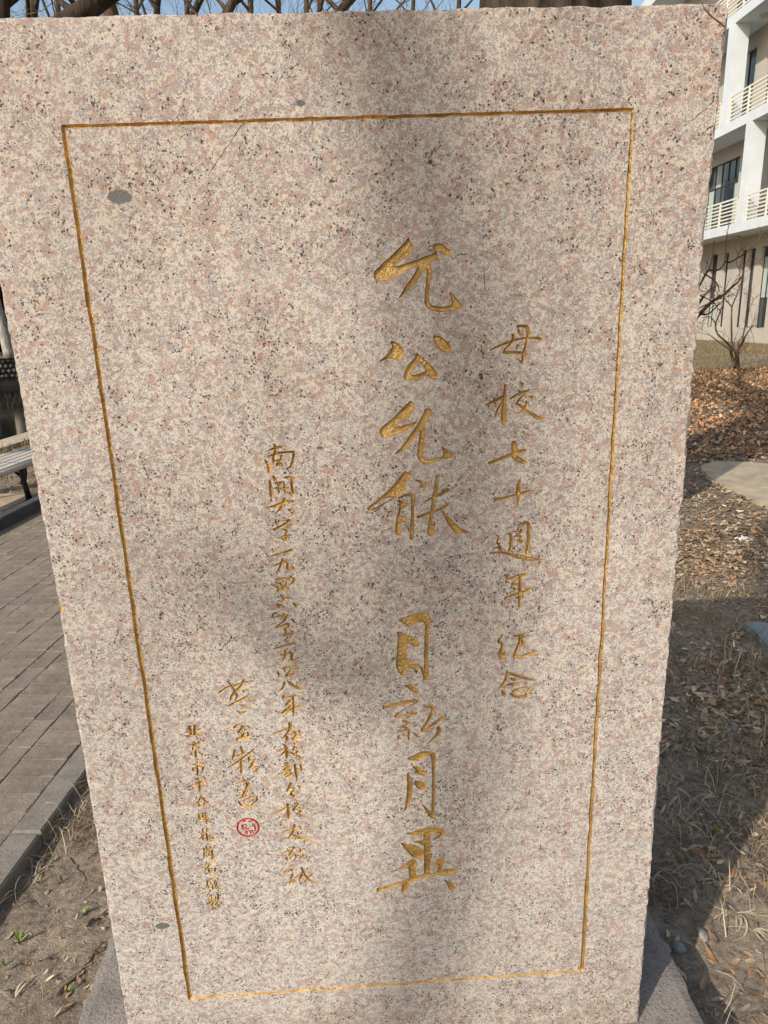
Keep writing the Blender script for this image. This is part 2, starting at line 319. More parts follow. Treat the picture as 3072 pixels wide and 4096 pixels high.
  's 415,1995,20 435,2035,50 455,2070,40', 's 540,2035,30 600,2070,44 700,2090,44 790,2070,50 835,2065,24', 's 800,2060,40 760,2030,10'] ]),
((1020, 1760, .18993), 'small', [
 ['s 405,100,40 430,170,50 440,240,70 400,320,50 385,400,45 400,450,60', 's 400,450,50 480,430,40 560,405,40', 's 560,405,40 470,500,40 460,540,50', 's 460,540,50 540,500,45 575,490,20', 's 265,230,20 350,200,45 470,160,50 540,150,55 565,165,30', 's 245,350,12 340,335,40 420,300,40 520,275,45 650,260,45 800,250,45', 's 810,255,50 815,330,50 790,450,45 750,560,45 690,600,40 650,585,10', 's 560,340,50 540,385,30', 's 520,540,20 510,620,8', 's 205,420,20 260,490,60 305,570,85 310,640,80 305,675,40'],
 ['s 365,755,20 410,800,50 440,850,50', 's 310,870,40 330,980,65 345,1100,80 350,1180,75', 's 600,790,20 680,790,50 760,785,55', 's 765,790,50 770,870,50 780,1000,50 795,1100,50 800,1165,55', 's 790,1160,50 730,1130,30 675,1100,10', 's 425,915,36 520,900,46 610,890,40', 's 610,895,40 620,960,36 610,1010,40 640,1110,40', 's 415,1010,20 500,1030,50 600,1020,45 690,1005,36', 's 480,930,30 490,1000,30 510,1110,40'],
 ['s 235,1435,20 380,1400,50 530,1350,60 650,1310,55 780,1290,50 830,1315,36', 's 615,1245,60 600,1310,55 560,1400,60 510,1480,50 430,1550,12', 's 685,1460,14 750,1490,55 800,1555,40'],
 ['s 415,1720,20 460,1750,60 475,1790,20', 's 500,1690,24 540,1720,20 650,1695,30 730,1690,45', 's 730,1695,45 640,1760,45 530,1830,40 420,1885,60', 's 430,1880,40 540,1820,40 660,1785,30 780,1780,26', 's 780,1780,26 700,1820,20 600,1855,10', 's 580,1880,20 640,1890,36 670,1920,40 630,1990,30', 's 630,1995,36 670,2070,60 620,2110,40 570,2070,20', 's 480,2070,14 560,2045,36 650,2015,36 780,2000,24'] ]),
((1040, 2160, .18982), 'small', [
 ['s 180,350,14 350,310,36 520,265,44 665,215,56'],
 ['s 295,535,30 400,505,45 510,460,50 580,460,50', 's 580,470,50 580,530,44 580,600,50', 's 590,615,50 650,620,56 725,605,56', 's 720,600,40 670,545,10', 's 470,405,40 455,480,46 415,580,40 340,690,10'],
 ['s 320,840,20 430,830,60 560,820,60 700,815,50 735,820,40', 's 730,825,40 700,890,40 610,950,14', 's 235,935,20 320,975,40 400,1030,40', 's 370,1075,50 480,1045,50 600,1025,36', 's 430,910,30 470,970,40 490,1030,30', 's 555,900,30 530,970,36 500,1020,20'],
 ['s 425,1145,16 470,1200,55 510,1255,60', 's 510,1255,60 570,1235,55 630,1215,30', 's 355,1340,14 400,1390,60 420,1430,60', 's 430,1410,40 455,1360,30', 's 680,1320,16 740,1365,55 765,1410,40', 's 785,1360,20 760,1380,30'],
 ['s 320,1615,14 430,1605,55 550,1605,55', 's 565,1620,50 500,1710,40 420,1780,36 345,1840,40', 's 350,1840,40 440,1820,45 560,1775,40 600,1770,30', 's 600,1780,30 595,1840,40 520,1880,50', 's 520,1880,50 560,1930,36 530,1960,36', 's 640,1660,12 690,1685,40 740,1740,40', 's 510,2010,50 600,1985,45 700,1965,50', 's 700,1960,40 650,1890,10'] ]),
((1060, 2540, .18982), 'small', [
 ['s 150,305,10 300,260,45 450,215,50 600,180,50 650,185,30'],
 ['s 290,430,14 400,410,40 520,385,45 580,390,50', 's 580,395,50 560,470,46 570,540,50', 's 570,540,50 660,520,36', 's 420,325,30 430,390,40 410,480,36 350,570,10'],
 ['s 320,705,14 430,700,50 560,665,45 650,670,40 705,695,45', 's 700,700,30 610,710,12', 's 255,770,20 290,820,50 305,880,45', 's 420,740,40 430,790,20', 's 545,720,36 510,780,40 445,860,46', 's 445,865,46 520,850,44 600,825,50'],
 ['s 410,1000,36 395,1080,44 340,1160,36 270,1190,10', 's 470,965,20 550,1030,50 650,1085,56 750,1130,60 815,1120,14'],
 ['s 385,1290,40 390,1340,50', 's 390,1345,46 480,1325,46 640,1275,46', 's 590,1310,44 600,1450,44 600,1600,40 595,1735,10', 's 490,1370,14 555,1390,40', 's 550,1395,40 440,1470,40', 's 440,1475,40 560,1475,36', 's 560,1480,36 480,1560,40 370,1640,40', 's 375,1650,46 450,1630,50 600,1560,46 720,1505,55 770,1500,40'] ]),
((1060, 2880, .19884), 'small', [
 ['s 165,290,20 300,235,40 450,180,45 560,140,45 650,135,20', 's 505,70,60 510,150,56 470,240,46 410,320,40 350,390,20', 's 440,330,30 445,380,55 455,430,40', 's 515,295,14 590,280,36 650,275,40', 's 580,230,20 640,275,50 610,340,46 560,390,50', 's 560,392,46 640,385,60 705,370,40', 's 675,210,16 710,245,45 735,265,20'],
 ['s 390,500,30 430,560,45 445,640,50 435,720,50 450,770,36', 's 270,620,14 350,595,36 420,570,36', 's 420,600,30 380,650,36 335,700,30', 's 570,460,20 610,480,45', 's 720,525,16 770,560,45', 's 595,540,30 565,600,36', 's 565,605,36 640,610,36 680,630,20', 's 505,645,20 580,685,40 680,730,46 760,765,40 820,770,8', 's 650,640,36 610,700,36 530,750,12'],
 ['s 435,870,50 470,890,36', 's 345,940,14 420,920,34 490,915,36', 's 490,920,34 400,980,34', 's 385,1000,26 500,950,30', 's 400,1010,30 500,1000,30 510,1030,30', 's 285,1100,36 380,1065,40 510,1030,36', 's 400,1110,30 430,1080,40 510,1080,40', 's 515,1085,40 515,1120,36 430,1140,36', 's 500,1120,26 510,1150,20',
  's 600,900,40 610,1000,44 635,1120,46 640,1240,14', 's 600,905,36 720,900,36', 's 720,905,40 725,960,40 735,1020,30', 's 640,990,30 720,985,30'],
 ['s 520,1280,50 490,1350,46 455,1420,46', 's 455,1420,46 560,1395,40', 's 565,1400,40 570,1430,40 520,1490,40', 's 520,1495,40 600,1540,46 590,1565,30 525,1580,14', 's 655,1320,14 700,1350,45 720,1390,36'],
 ['s 460,1700,50 465,1800,48 470,1900,44 475,1990,30', 's 200,1890,14 320,1830,44 440,1775,44 540,1760,24', 's 440,1850,20 375,1945,20', 's 600,1660,16 660,1680,40 660,1720,40 600,1770,36 580,1830,30', 's 545,1790,14 650,1760,40 770,1770,30 780,1790,10', 's 610,1870,14 680,1890,36 740,1930,44 860,1950,14', 's 700,1840,30 690,1890,40 600,1940,14'] ]),
((1060, 3260, .14467), 'small', [
 ['s 440,500,20 600,450,50 750,400,55 900,360,50 960,340,60 1010,380,40', 's 800,250,20 830,320,80 800,420,60 740,530,60 690,600,40 645,660,20', 's 770,550,40 880,590,60 1050,650,75 1200,660,50 1350,645,10', 's 890,465,20 925,530,50 890,610,40 800,705,16'],
 ['s 470,1055,40 600,1015,40 760,960,45 880,935,20', 's 770,880,30 795,930,55 750,1000,45 680,1090,40 670,1120,36', 's 610,930,20 670,1020,40', 's 680,1115,30 780,1085,36 850,1110,30', 's 850,1110,30 860,1160,30 820,1230,30 730,1235,20', 's 590,1200,50 640,1250,50', 's 640,1250,46 720,1180,20', 's 970,940,40 985,1030,50', 's 985,1035,46 1120,965,24', 's 1040,1085,20 1065,1140,50 1020,1180,34 910,1220,12', 's 830,1090,20 1000,1150,36 1130,1200,34 1270,1230,8'],
 ['s 690,1410,30 760,1410,40 800,1410,20', 's 470,1660,40 620,1580,40 740,1520,50 850,1490,30', 's 590,1520,30 540,1590,30', 's 740,1520,50 760,1570,30', 's 665,1660,30 770,1640,36', 's 765,1650,40 740,1720,50 700,1800,36', 's 700,1890,50 760,1820,50 830,1830,50', 's 840,1830,40 850,1860,40 790,1860,30', 's 690,1870,40 800,1790,40 900,1720,40 1040,1640,46 1160,1590,36 1235,1580,20', 's 1010,1450,30 1050,1540,56 1090,1640,50 1190,1750,56 1300,1840,46 1445,1890,14', 's 960,1580,16 1040,1640,30', 's 1030,1650,36 990,1740,56 930,1840,14', 's 1155,1470,24 1190,1500,50', 's 1280,1670,60 1210,1760,40 1100,1850,36 1030,1900,20'] ]),
((840, 2680, .31662), 'small', [
 ['s 120,285,26 200,230,24 320,195,24 430,160,24 540,140,20', 's 225,145,20 265,190,26 310,260,26 340,330,24 325,385,14', 's 425,125,16 390,200,24 320,275,30 270,340,30 260,385,24', 's 415,250,10 425,280,24', 's 425,280,24 480,245,12', 's 250,450,26 350,400,28 460,350,30 520,355,20', 's 470,320,16 440,350,14', 's 375,440,10 430,455,22 440,465,14', 's 330,510,10 380,535,24 430,535,26 465,520,8'],
 ['s 310,730,30 350,700,28 400,700,26', 's 405,705,26 400,740,28 360,790,26', 's 360,795,26 430,800,26', 's 430,805,26 400,850,30 350,880,36', 's 350,885,34 420,860,36 500,840,26', 's 470,780,14 490,840,24', 's 455,705,10 490,715,22 515,740,14'],
 ['s 315,1015,22 300,1070,24 295,1110,26', 's 295,1110,26 370,1080,26 450,1045,18', 's 390,970,18 405,1020,26 420,1050,24', 's 260,1225,26 350,1165,26 450,1090,24 555,1005,22', 's 390,1140,30 395,1220,30 395,1300,24', 's 385,1220,20 325,1275,16', 's 490,1110,26 500,1150,30', 's 500,1150,30 570,1130,24', 's 570,1135,24 530,1190,24 510,1240,26', 's 510,1240,26 590,1230,30 620,1240,20', 's 615,1240,24 550,1300,10'],
 ['s 330,1440,14 420,1420,24 490,1430,24 500,1445,16', 's 440,1395,16 470,1450,24 450,1520,30 410,1590,20', 's 350,1535,26 430,1510,24 525,1480,16', 's 380,1620,22 450,1590,20 525,1570,14', 's 430,1650,20 520,1610,24 590,1600,24', 's 595,1605,24 590,1650,26 540,1700,24 500,1730,20', 's 360,1660,14 400,1710,26 450,1715,24 530,1730,20', 's 430,1670,14 490,1665,14', 's 440,1690,12 490,1690,12'] ]),
((700, 2880, .18083), 'small', [
 ['s 315,140,40 340,230,50 355,330,50', 's 235,270,20 290,265,40 335,255,30', 's 225,350,20 300,360,50 365,345,40', 's 435,120,50 435,220,50 440,330,50', 's 460,240,40 540,215,40', 's 440,325,40 520,320,40 605,340,30'],
 ['s 395,490,16 450,515,30', 's 325,560,24 430,555,50 565,530,50', 's 385,610,24 400,660,30', 's 400,665,30 520,655,30', 's 520,655,24 530,600,24', 's 530,600,24 410,625,24', 's 455,690,40 460,780,45 465,830,30', 's 375,730,30 345,775,24', 's 510,700,16 570,740,40 620,765,50'],
 ['s 450,910,10 510,930,20', 's 385,985,20 470,985,50 610,970,44', 's 390,1060,24 405,1110,45 420,1145,24', 's 430,1060,20 560,1030,36 620,1040,40', 's 625,1045,40 615,1100,40 595,1145,24', 's 490,1010,24 500,1110,45 500,1230,36'],
 ['s 435,1310,20 530,1310,50 625,1300,30', 's 460,1360,14 480,1395,20', 's 600,1340,20 560,1390,20', 's 360,1450,24 450,1435,44 600,1410,44 730,1405,30', 's 525,1370,30 540,1450,44 545,1530,36 545,1610,8'],
 ['s 455,1770,20 490,1730,30', 's 610,1715,14 660,1735,36', 's 560,1690,20 540,1770,30 490,1840,30 410,1895,8', 's 570,1700,24 650,1770,30 730,1830,40 800,1860,10', 's 520,1830,20 540,1910,30', 's 540,1910,34 670,1905,36', 's 660,1900,30 640,1820,30', 's 640,1825,30 540,1830,30'] ]),
((740, 3240, .18993), 'small', [
 ['s 290,90,30 300,180,30', 's 300,180,28 370,180,26', 's 370,180,26 370,85,26', 's 370,85,24 300,90,24', 's 300,135,20 365,130,20', 's 255,240,30 330,215,36 370,215,20', 's 300,270,24 340,240,16', 's 445,35,16 400,95,30', 's 400,95,24 460,80,24', 's 460,85,24 400,150,30', 's 400,150,24 470,130,24', 's 470,135,24 410,200,30', 's 410,200,24 545,180,24', 's 450,200,36 455,290,20', 's 400,240,16 380,275,14', 's 490,230,12 550,260,30'],
 ['s 350,500,30 430,475,40 520,455,36', 's 370,400,24 380,470,30', 's 460,390,30 460,450,20', 's 390,500,20 350,570,36 310,610,24', 's 375,550,30 380,630,30', 's 450,500,30 460,560,36 480,630,44', 's 480,635,44 610,635,44', 's 610,630,36 590,590,20 570,570,14', 's 520,520,16 440,600,24'],
 ['s 400,795,26 400,860,30', 's 400,860,26 480,830,24 560,800,26', 's 455,775,24 460,840,24', 's 520,770,24 550,810,24', 's 400,890,26 400,1020,30', 's 420,870,24 570,850,30', 's 570,855,34 575,950,36 575,1040,30', 's 450,880,14 470,920,20', 's 540,870,14 500,910,20', 's 450,930,20 540,920,20', 's 460,950,20 470,990,24', 's 470,990,22 540,970,24', 's 540,970,20 530,940,16', 's 500,920,16 500,990,20'],
 ['s 415,1185,16 520,1145,36 645,1110,30', 's 510,1160,24 460,1240,36 395,1310,10', 's 490,1250,30 520,1320,36', 's 520,1325,38 630,1305,40', 's 635,1300,34 630,1220,30', 's 630,1225,28 520,1240,24', 's 540,1280,14 600,1270,14'],
 ['s 455,1500,20 550,1470,40 655,1435,30', 's 480,1500,30 460,1600,30 415,1680,14', 's 490,1590,24 490,1660,24', 's 500,1600,24 570,1570,30', 's 580,1580,26 590,1600,24 580,1680,24', 's 540,1520,20 550,1580,20', 's 530,1630,20 560,1630,20', 's 640,1490,24 620,1560,24', 's 620,1570,20 700,1520,24', 's 660,1540,24 660,1600,30 610,1670,14', 's 640,1590,24 720,1650,30 800,1680,20'],
 ['s 545,1780,20 560,1850,24 570,1910,20', 's 490,1860,20 610,1820,24', 's 500,1890,20 610,1860,20', 's 505,1900,16 515,1945,16', 's 520,1810,14 500,1870,14', 's 640,1820,20 650,1880,20', 's 690,1770,36 705,1850,36 690,1900,30', 's 495,1980,30 600,1940,44 740,1910,30', 's 600,1960,24 560,2010,30 515,2040,14', 's 580,2010,24 595,2060,24', 's 690,1950,30 640,2000,24', 's 650,1970,20 740,2040,30'] ]),
]
SEAL = ((840, 2680, .31662), ['o 482,1990,135,112,17', 'o 440,1970,22,20,9', 's 410,1910,8 435,1905,20 455,1915,8', 's 490,1905,8 510,1915,20 530,1905,8', 's 405,1960,14 410,2000,14', 's 410,2010,14 450,2010,13 500,2000,9',
    's 540,1950,12 570,1985,16 570,2030,12', 's 440,2060,12 470,2040,10', 's 470,2040,10 470,2070,12', 's 430,2035,8 545,2028,8', 's 510,2035,10 515,2070,12', 's 540,2040,10 550,2060,8'])

def smooth_line(P, closed, k=3, tens=0.42):
    P = np.asarray(P, float); n = len(P)
    if n < 3: return P
    out = []
    for i in range(n if closed else n - 1):
        p1, p2 = P[i], P[(i + 1) % n]
        p0 = P[(i - 1) % n] if closed or i > 0 else p1
        p3 = P[(i + 2) % n] if closed or i + 2 < n else p2
        m1, m2 = (p2 - p0) * tens, (p3 - p1) * tens
        L = np.linalg.norm((p2 - p1)[:2])
        for m in (m1, m2):
            q = np.linalg.norm(m[:2])
            if q > 0.8 * L: m *= 0.8 * L / q
        for j in range(k):
            t = j / k; h00 = 2 * t**3 - 3 * t**2 + 1; h10 = t**3 - 2 * t**2 + t; h01 = -2 * t**3 + 3 * t**2; h11 = t**3 - t**2
            out.append(h00 * p1 + h10 * m1 + h01 * p2 + h11 * m2)
    if not closed: out.append(P[-1])
    return np.array(out)
def uv(x, y): p = on_y(x, y); return np.array([p[0], p[2]])
WK = 1.0
def prims(spec, zone):
    """-> list of ('s', [(u, v, r)]) / ('p', [(u, v)]) / ('h', ...) on the slab's face, metres"""
    ox, oy, sc = zone; out = []
    for e in spec:
        kind, rest = e.split(' ', 1); pts = [tuple(map(float, q.split(','))) for q in rest.split()]
        if kind == 'o':
            x, y, rx, ry, w = pts[0]
            pts = [(x + rx * math.cos(a), y + ry * math.sin(a), w) for a in np.linspace(0, 2 * math.pi, 41)]; kind = 's'; P = np.array(pts)
        else: P = smooth_line(pts, kind != 's')
        res = []
        for q in P:
            X, Y = ox + q[0] * sc, oy + q[1] * sc; c = uv(X, Y)
            if kind == 's':
                s = 0.5 * (np.linalg.norm(uv(X + 1, Y) - c) + np.linalg.norm(uv(X, Y + 1) - c))
                res.append((c[0], c[1], max(0.0006, 0.5 * q[2] * sc * s * WK)))
            else: res.append((c[0], c[1]))
        out.append((kind, np.array(res)))
    return out
def seg_d(U, V, a, b):
    d = b[:2] - a[:2]; L2 = d @ d + 1e-12
    t = np.clip(((U - a[0]) * d[0] + (V - a[1]) * d[1]) / L2, 0, 1)
    return np.hypot(U - a[0] - t * d[0], V - a[1] - t * d[1]), t
def poly_d(U, V, P):
    D = np.full(U.shape, 9.0); ins = np.zeros(U.shape, bool)
    for a, b in zip(P, np.roll(P, -1, 0)):
        D = np.minimum(D, seg_d(U, V, a, b)[0])
        c = ((a[1] > V) != (b[1] > V)); ins ^= c & (U < (b[0] - a[0]) * (V - a[1]) / (b[1] - a[1] + 1e-15) + a[0])
    return np.where(ins, -D, D)
class Carving:
    """signed-distance raster of one carved mark, its groove mesh and its outline on the face"""
    def __init__(s, pr, h, slope=0.9, dmax=0.004, rough=0.00035, seed=0):
        A = np.vstack([p[:, :2] for k, p in pr]); rm = max([p[:, 2].max() for k, p in pr if k == 's'] + [0])
        u0, v0 = A.min(0) - rm - 3 * h; u1, v1 = A.max(0) + rm + 3 * h
        s.h = h; s.u0, s.v0 = u0, v0
        s.nu = int((u1 - u0) / h) + 2; s.nv = int((v1 - v0) / h) + 2
        U, V = np.meshgrid(u0 + np.arange(s.nu) * h, v0 + np.arange(s.nv) * h, indexing='ij')
        D = np.full(U.shape, 9.0)
        for k, P in pr:
            if k == 's':
                for a, b in zip(P[:-1], P[1:]):
                    r = max(a[2], b[2]) + 5 * h          # only the neighbourhood of the segment
                    i0 = max(0, int((min(a[0], b[0]) - r - u0) / h)); i1 = min(s.nu, int((max(a[0], b[0]) + r - u0) / h) + 2)
                    j0 = max(0, int((min(a[1], b[1]) - r - v0) / h)); j1 = min(s.nv, int((max(a[1], b[1]) + r - v0) / h) + 2)
                    dd, t = seg_d(U[i0:i1, j0:j1], V[i0:i1, j0:j1], a, b)
                    D[i0:i1, j0:j1] = np.minimum(D[i0:i1, j0:j1], dd - (a[2] * (1 - t) + b[2] * t))
            elif k == 'p': D = np.minimum(D, poly_d(U, V, P) - 0.0007)
            else: D = np.maximum(D, -poly_d(U, V, P))
        D = np.where(D < 1, D + rough * 2 * fbm(U / 0.006, V / 0.006, 2, seed), D)
        D[np.abs(D) < 1e-5] = 1e-5
        s.D = D; s.U = U; s.V = V
        s.Y = np.minimum(-D * slope, dmax) + 0.0011 * (fbm(U / 0.0045, V / 0.0045, 2, seed + 5) + 0.2) * np.clip(-D / 0.0018, 0, 1)
        s.march()
    def march(s):
        D = s.D; ins = D < 0; vi = -np.ones(D.shape, int); verts = []
        ii, jj = np.nonzero(ins); vi[ii, jj] = np.arange(len(ii))
        verts = [(s.U[i, j], max(0.0003, s.Y[i, j]), s.V[i, j]) for i, j in zip(ii, jj)]
        n_in = len(verts); cross = {}; faces = []; edges = []
        def cr(i0, j0, i1, j1):
            k = (i0, j0, i1, j1)
            if k not in cross:
                a, b = D[i0, j0], D[i1, j1]; t = a / (a - b)
                cross[k] = len(verts); verts.append((s.U[i0, j0] + t * (s.U[i1, j1] - s.U[i0, j0]), 0.0, s.V[i0, j0] + t * (s.V[i1, j1] - s.V[i0, j0])))
            return cross[k]
        c = ins[:-1, :-1].astype(int) + ins[1:, :-1] + ins[1:, 1:] + ins[:-1, 1:]
        for i, j in zip(*np.nonzero(c == 4)): faces.append((vi[i, j], vi[i + 1, j], vi[i + 1, j + 1], vi[i, j + 1]))
        for i, j in zip(*np.nonzero((c > 0) & (c < 4))):
            q = [(i, j), (i + 1, j), (i + 1, j + 1), (i, j + 1)]; st = [ins[p] for p in q]; poly = []; cuts = []
            for k in range(4):
                a, b = q[k], q[(k + 1) % 4]
                if st[k]: poly.append(vi[a])
                if st[k] != st[(k + 1) % 4]:
                    x = cr(*(a + b if a < b else b + a)); poly.append(x); cuts.append(x)
            if len(cuts) == 2: faces.append(tuple(poly)); edges.append(tuple(cuts))
            else:                                        # two opposite corners: keep them apart
                for k in range(4):
                    if st[k]:
                        a, b, d_ = q[k], q[(k + 1) % 4], q[(k - 1) % 4]
                        x = cr(*(a + b if a < b else b + a)); y = cr(*(a + d_ if a < d_ else d_ + a))
                        faces.append((vi[a], x, y)); edges.append((x, y))
        s.verts = verts; s.faces = [tuple(int(k) for k in f)[::-1] for f in faces]; s.n_in = n_in; s.edges = edges
    def sample(s, u, v):
        x = np.clip((u - s.u0) / s.h, 0, s.nu - 1.001); y = np.clip((v - s.v0) / s.h, 0, s.nv - 1.001)
        i = x.astype(int); j = y.astype(int); fx = x - i; fy = y - j; D = s.D
        r = (D[i, j] * (1 - fx) + D[i + 1, j] * fx) * (1 - fy) + (D[i, j + 1] * (1 - fx) + D[i + 1, j + 1] * fx) * fy
        out = (u < s.u0) | (v < s.v0) | (u > s.u0 + (s.nu - 1) * s.h) | (v > s.v0 + (s.nv - 1) * s.h)
        return np.where(out, 9.0, r)

# ------------------------------------------------------------------ the stele
stele = empty('granite_stele', SB)
tag(stele, 'tall pink granite stele with gold carved calligraphy inside a thin gold border', 'stele')
carv = []                                                 # (name, carving, material)
nchar = 0
for zone, size, chars in INSCR:
    for spec in chars:
        h, sl, dm = {'big': (0.0011, 2.6, 0.0045), 'mid': (0.0008, 1.9, 0.0052), 'small': (0.00065, 1.8, 0.0042)}[size]
        WK = {'big': 1.12, 'mid': 1.16, 'small': 1.22}[size]
        carv.append(('carved_character', Carving(prims(spec, zone), h, sl, dm, 0.0003 if size == 'big' else 0.0002, nchar), M['gold'])); nchar += 1
WK = 1.45
carv.append(('seal_mark', Carving(prims(SEAL[1], SEAL[0]), 0.0008, 0.7, 0.0015, 0.0002, 77), M['red_paint']))
def frame_line(a, b, w, seed):
    n = 60; rr = np.random.default_rng(seed); pts = []
    for i in range(n + 1):
        t = i / n; j = rr.normal(0, 1.2, 2) if 0 < i < n else (0, 0)
        x, y = a[0] + (b[0] - a[0]) * t + j[0], a[1] + (b[1] - a[1]) * t + j[1]
        c = uv(x, y); s = np.linalg.norm(uv(x + 1, y) - c); pts.append((c[0], c[1], 0.5 * w * s * rr.uniform(0.82, 1.15)))
    return ('s', np.array(pts))
FC = [(253, 506), (2531, 439), (2327, 3883), (761, 3994)]
carv.append(('border_groove', Carving([frame_line(FC[0], FC[1], 14, 1), frame_line(FC[1], FC[2], 14, 2), frame_line(FC[2], FC[3], 12, 3), frame_line(FC[3], FC[0], 18, 4)], 0.0012, 1.7, 0.0045, 0.0004, 88), M['gold']))
def pixel_stroke(pts): 
    r = []
    for x, y, w in pts:
        c = uv(x, y); r.append((c[0], c[1], 0.5 * w * np.linalg.norm(uv(x + 1, y) - c)))
    return ('s', np.array(r))
rr = np.random.default_rng(5)
def wander(a, b, n, w, amp):
    return [(a[0] + (b[0] - a[0]) * t + rr.normal(0, amp), a[1] + (b[1] - a[1]) * t + rr.normal(0, amp), w * rr.uniform(0.6, 1.4)) for t in np.linspace(0, 1, n)]
carv.append(('crack', Carving([pixel_stroke([(2808, 14, 5), (2818, 36, 5), (2832, 52, 6), (2846, 66, 8), (2862, 78, 5), (2880, 92, 8), (2890, 101, 7), (2900, 108, 5)])], 0.0007, 0.8, 0.003, 0.0004, 90), M['crack']))
carv.append(('crack', Carving([pixel_stroke(wander((2735, 505), (2835, 430), 9, 2.4, 2.0))], 0.0007, 0.8, 0.0015, 0.0003, 91), M['crack']))
carv.append(('crack', Carving([pixel_stroke(wander((832, 706), (975, 490), 11, 3.0, 2.0))], 0.0007, 0.8, 0.0012, 0.0003, 92), M['crack']))
carv.append(('chip', Carving([pixel_stroke([(1921, 1500, 10), (1927, 1514, 13)])], 0.0007, 0.8, 0.004, 0.0003, 93), M['crack']))
carv.append(('chip', Carving([pixel_stroke(wander((1936, 1078), (1940, 1160), 5, 3, 1))], 0.0007, 0.8, 0.002, 0.0003, 94), M['crack']))
carv.append(('filler_patch', Carving([pixel_stroke([(238, 2420, 8), (246, 2432, 16), (247, 2446, 12)])], 0.0008, 0.3, 0.0006, 0.0004, 95), M['mortar']))

# outline of the face, chipped all round
ST, SBOT = float(uv(1536, 38)[1]), SB[2]
EL = [uv(*q) for q in ((520, 4160), (500, 4054), (433, 3655), (379, 3317), (318, 2952), (260, 2614), (237, 2442), (170, 2083), (108, 1744), (68, 1520), (3, 1171))]
ER = [uv(*q) for q in ((2552, 4110), (2556, 4080), (2567, 3934), (2606, 3474), (2648, 2937), (2690, 2477), (2734, 1996), (2779, 1485), (2799, 1243), (2819, 960), (2850, 696), (2861, 557), (2881, 395), (2894, 269), (2913, 111), (2920, 40))]
SL, SR = float(EL[-1][0]), float(ER[-1][0])
def outline(jit, grow, seed, step=0.007):
    P = []; cor = 0.012
    loop = [(float(EL[0][0]), SBOT), (float(ER[0][0]), SBOT)] + [tuple(map(float, q)) for q in ER[1:]] + [(SR - 0.002, ST - cor * 0.3), (SR - cor, ST + 0.001), (SL, ST)] + [tuple(map(float, q)) for q in EL[:0:-1]]
    for (a, b) in zip(loop, loop[1:] + loop[:1]):
        a, b = np.array(a), np.array(b); L = np.linalg.norm(b - a); n = max(1, int(L / step)); nrm = np.array([b[1] - a[1], a[0] - b[0]]) / L
        for i in range(n):
            p = a + (b - a) * i / n; q = p[0] * 1.0 + p[1] * 1.7
            e = grow + jit * (1.5 * fbm(np.array(q / 0.035 + seed), np.array(seed + 0.3), 3, seed) - 0.35 * max(0, float(vnoise(np.array(q / 0.012), np.array(seed * 1.7), seed + 3)) * 6 - 1.2))
            P.append(p + nrm * float(e))
    return np.array(P)
front = outline(0.0048, -0.0042, 3)
pts2 = [Vector((p[0], p[1])) for p in front]; n0 = len(pts2)
edg = [(i, (i + 1) % n0) for i in range(n0)]
for nm, c, m in carv:
    base = len(pts2) - c.n_in
    for v in c.verts[c.n_in:]: pts2.append(Vector((v[0], v[2])))
    edg += [(a + base, b + base) for a, b in c.edges]
cv, ce, cf, _, _, _ = delaunay_2d_cdt(pts2, edg, [], 0, 1e-7)
cv = np.array([(p.x, p.y) for p in cv]); cf = np.array([f for f in cf if len(f) == 3])
cen = cv[cf].mean(1); keep = np.ones(len(cf), bool)
for nm, c, m in carv: keep &= c.sample(cen[:, 0], cen[:, 1]) > 0
pl = front; ins = np.zeros(len(cen), bool)
for a, b in zip(pl, np.roll(pl, -1, 0)):
    x = ((a[1] > cen[:, 1]) != (b[1] > cen[:, 1])); ins ^= x & (cen[:, 0] < (b[0] - a[0]) * (cen[:, 1] - a[1]) / (b[1] - a[1] + 1e-15) + a[0])
cf = cf[keep & ins]
slab_v = [(p[0] - SB[0], 0.0 - SB[1], p[1] - SB[2]) for p in cv]; slab_f = []
for f in cf:
    a, b, c = cv[f[0]], cv[f[1]], cv[f[2]]
    ccw = (b[0] - a[0]) * (c[1] - a[1]) - (b[1] - a[1]) * (c[0] - a[0]) > 0
    slab_f.append(tuple(int(k) for k in (f if ccw else f[::-1])))
# rough rim and sides
rings = [(front, 0.0)]
for dep, grow, jit, sd in ((0.004, -0.0005, 0.002, 4), (0.012, 0.0015, 0.003, 6), (0.05, 0.003, 0.004, 8), (0.15, 0.003, 0.005, 9), (0.26, 0.002, 0.005, 10), (0.30, -0.004, 0.004, 12)):
    rings.append((outline(jit, grow, sd), dep))
N = len(front); idx = []
for P, dep in rings:
    idx.append(len(slab_v)); slab_v += [(p[0] - SB[0], dep - SB[1], max(0.0, p[1] - SB[2])) for p in P]
for a, b in zip(idx[:-1], idx[1:]):
    for i in range(N):
        j = (i + 1) % N; slab_f.append((a + i, b + i, b + j, a + j))
slab_f.append(tuple(idx[-1] + i for i in range(N))[::-1])
slab = link('slab', mesh_of('slab', slab_v, slab_f, M['granite']), stele)
for nm, c, m in carv:
    v = [(p[0] - SB[0], p[1] - SB[1], p[2] - SB[2]) for p in c.verts]
    link(nm, mesh_of(nm, v, c.faces, m), stele)
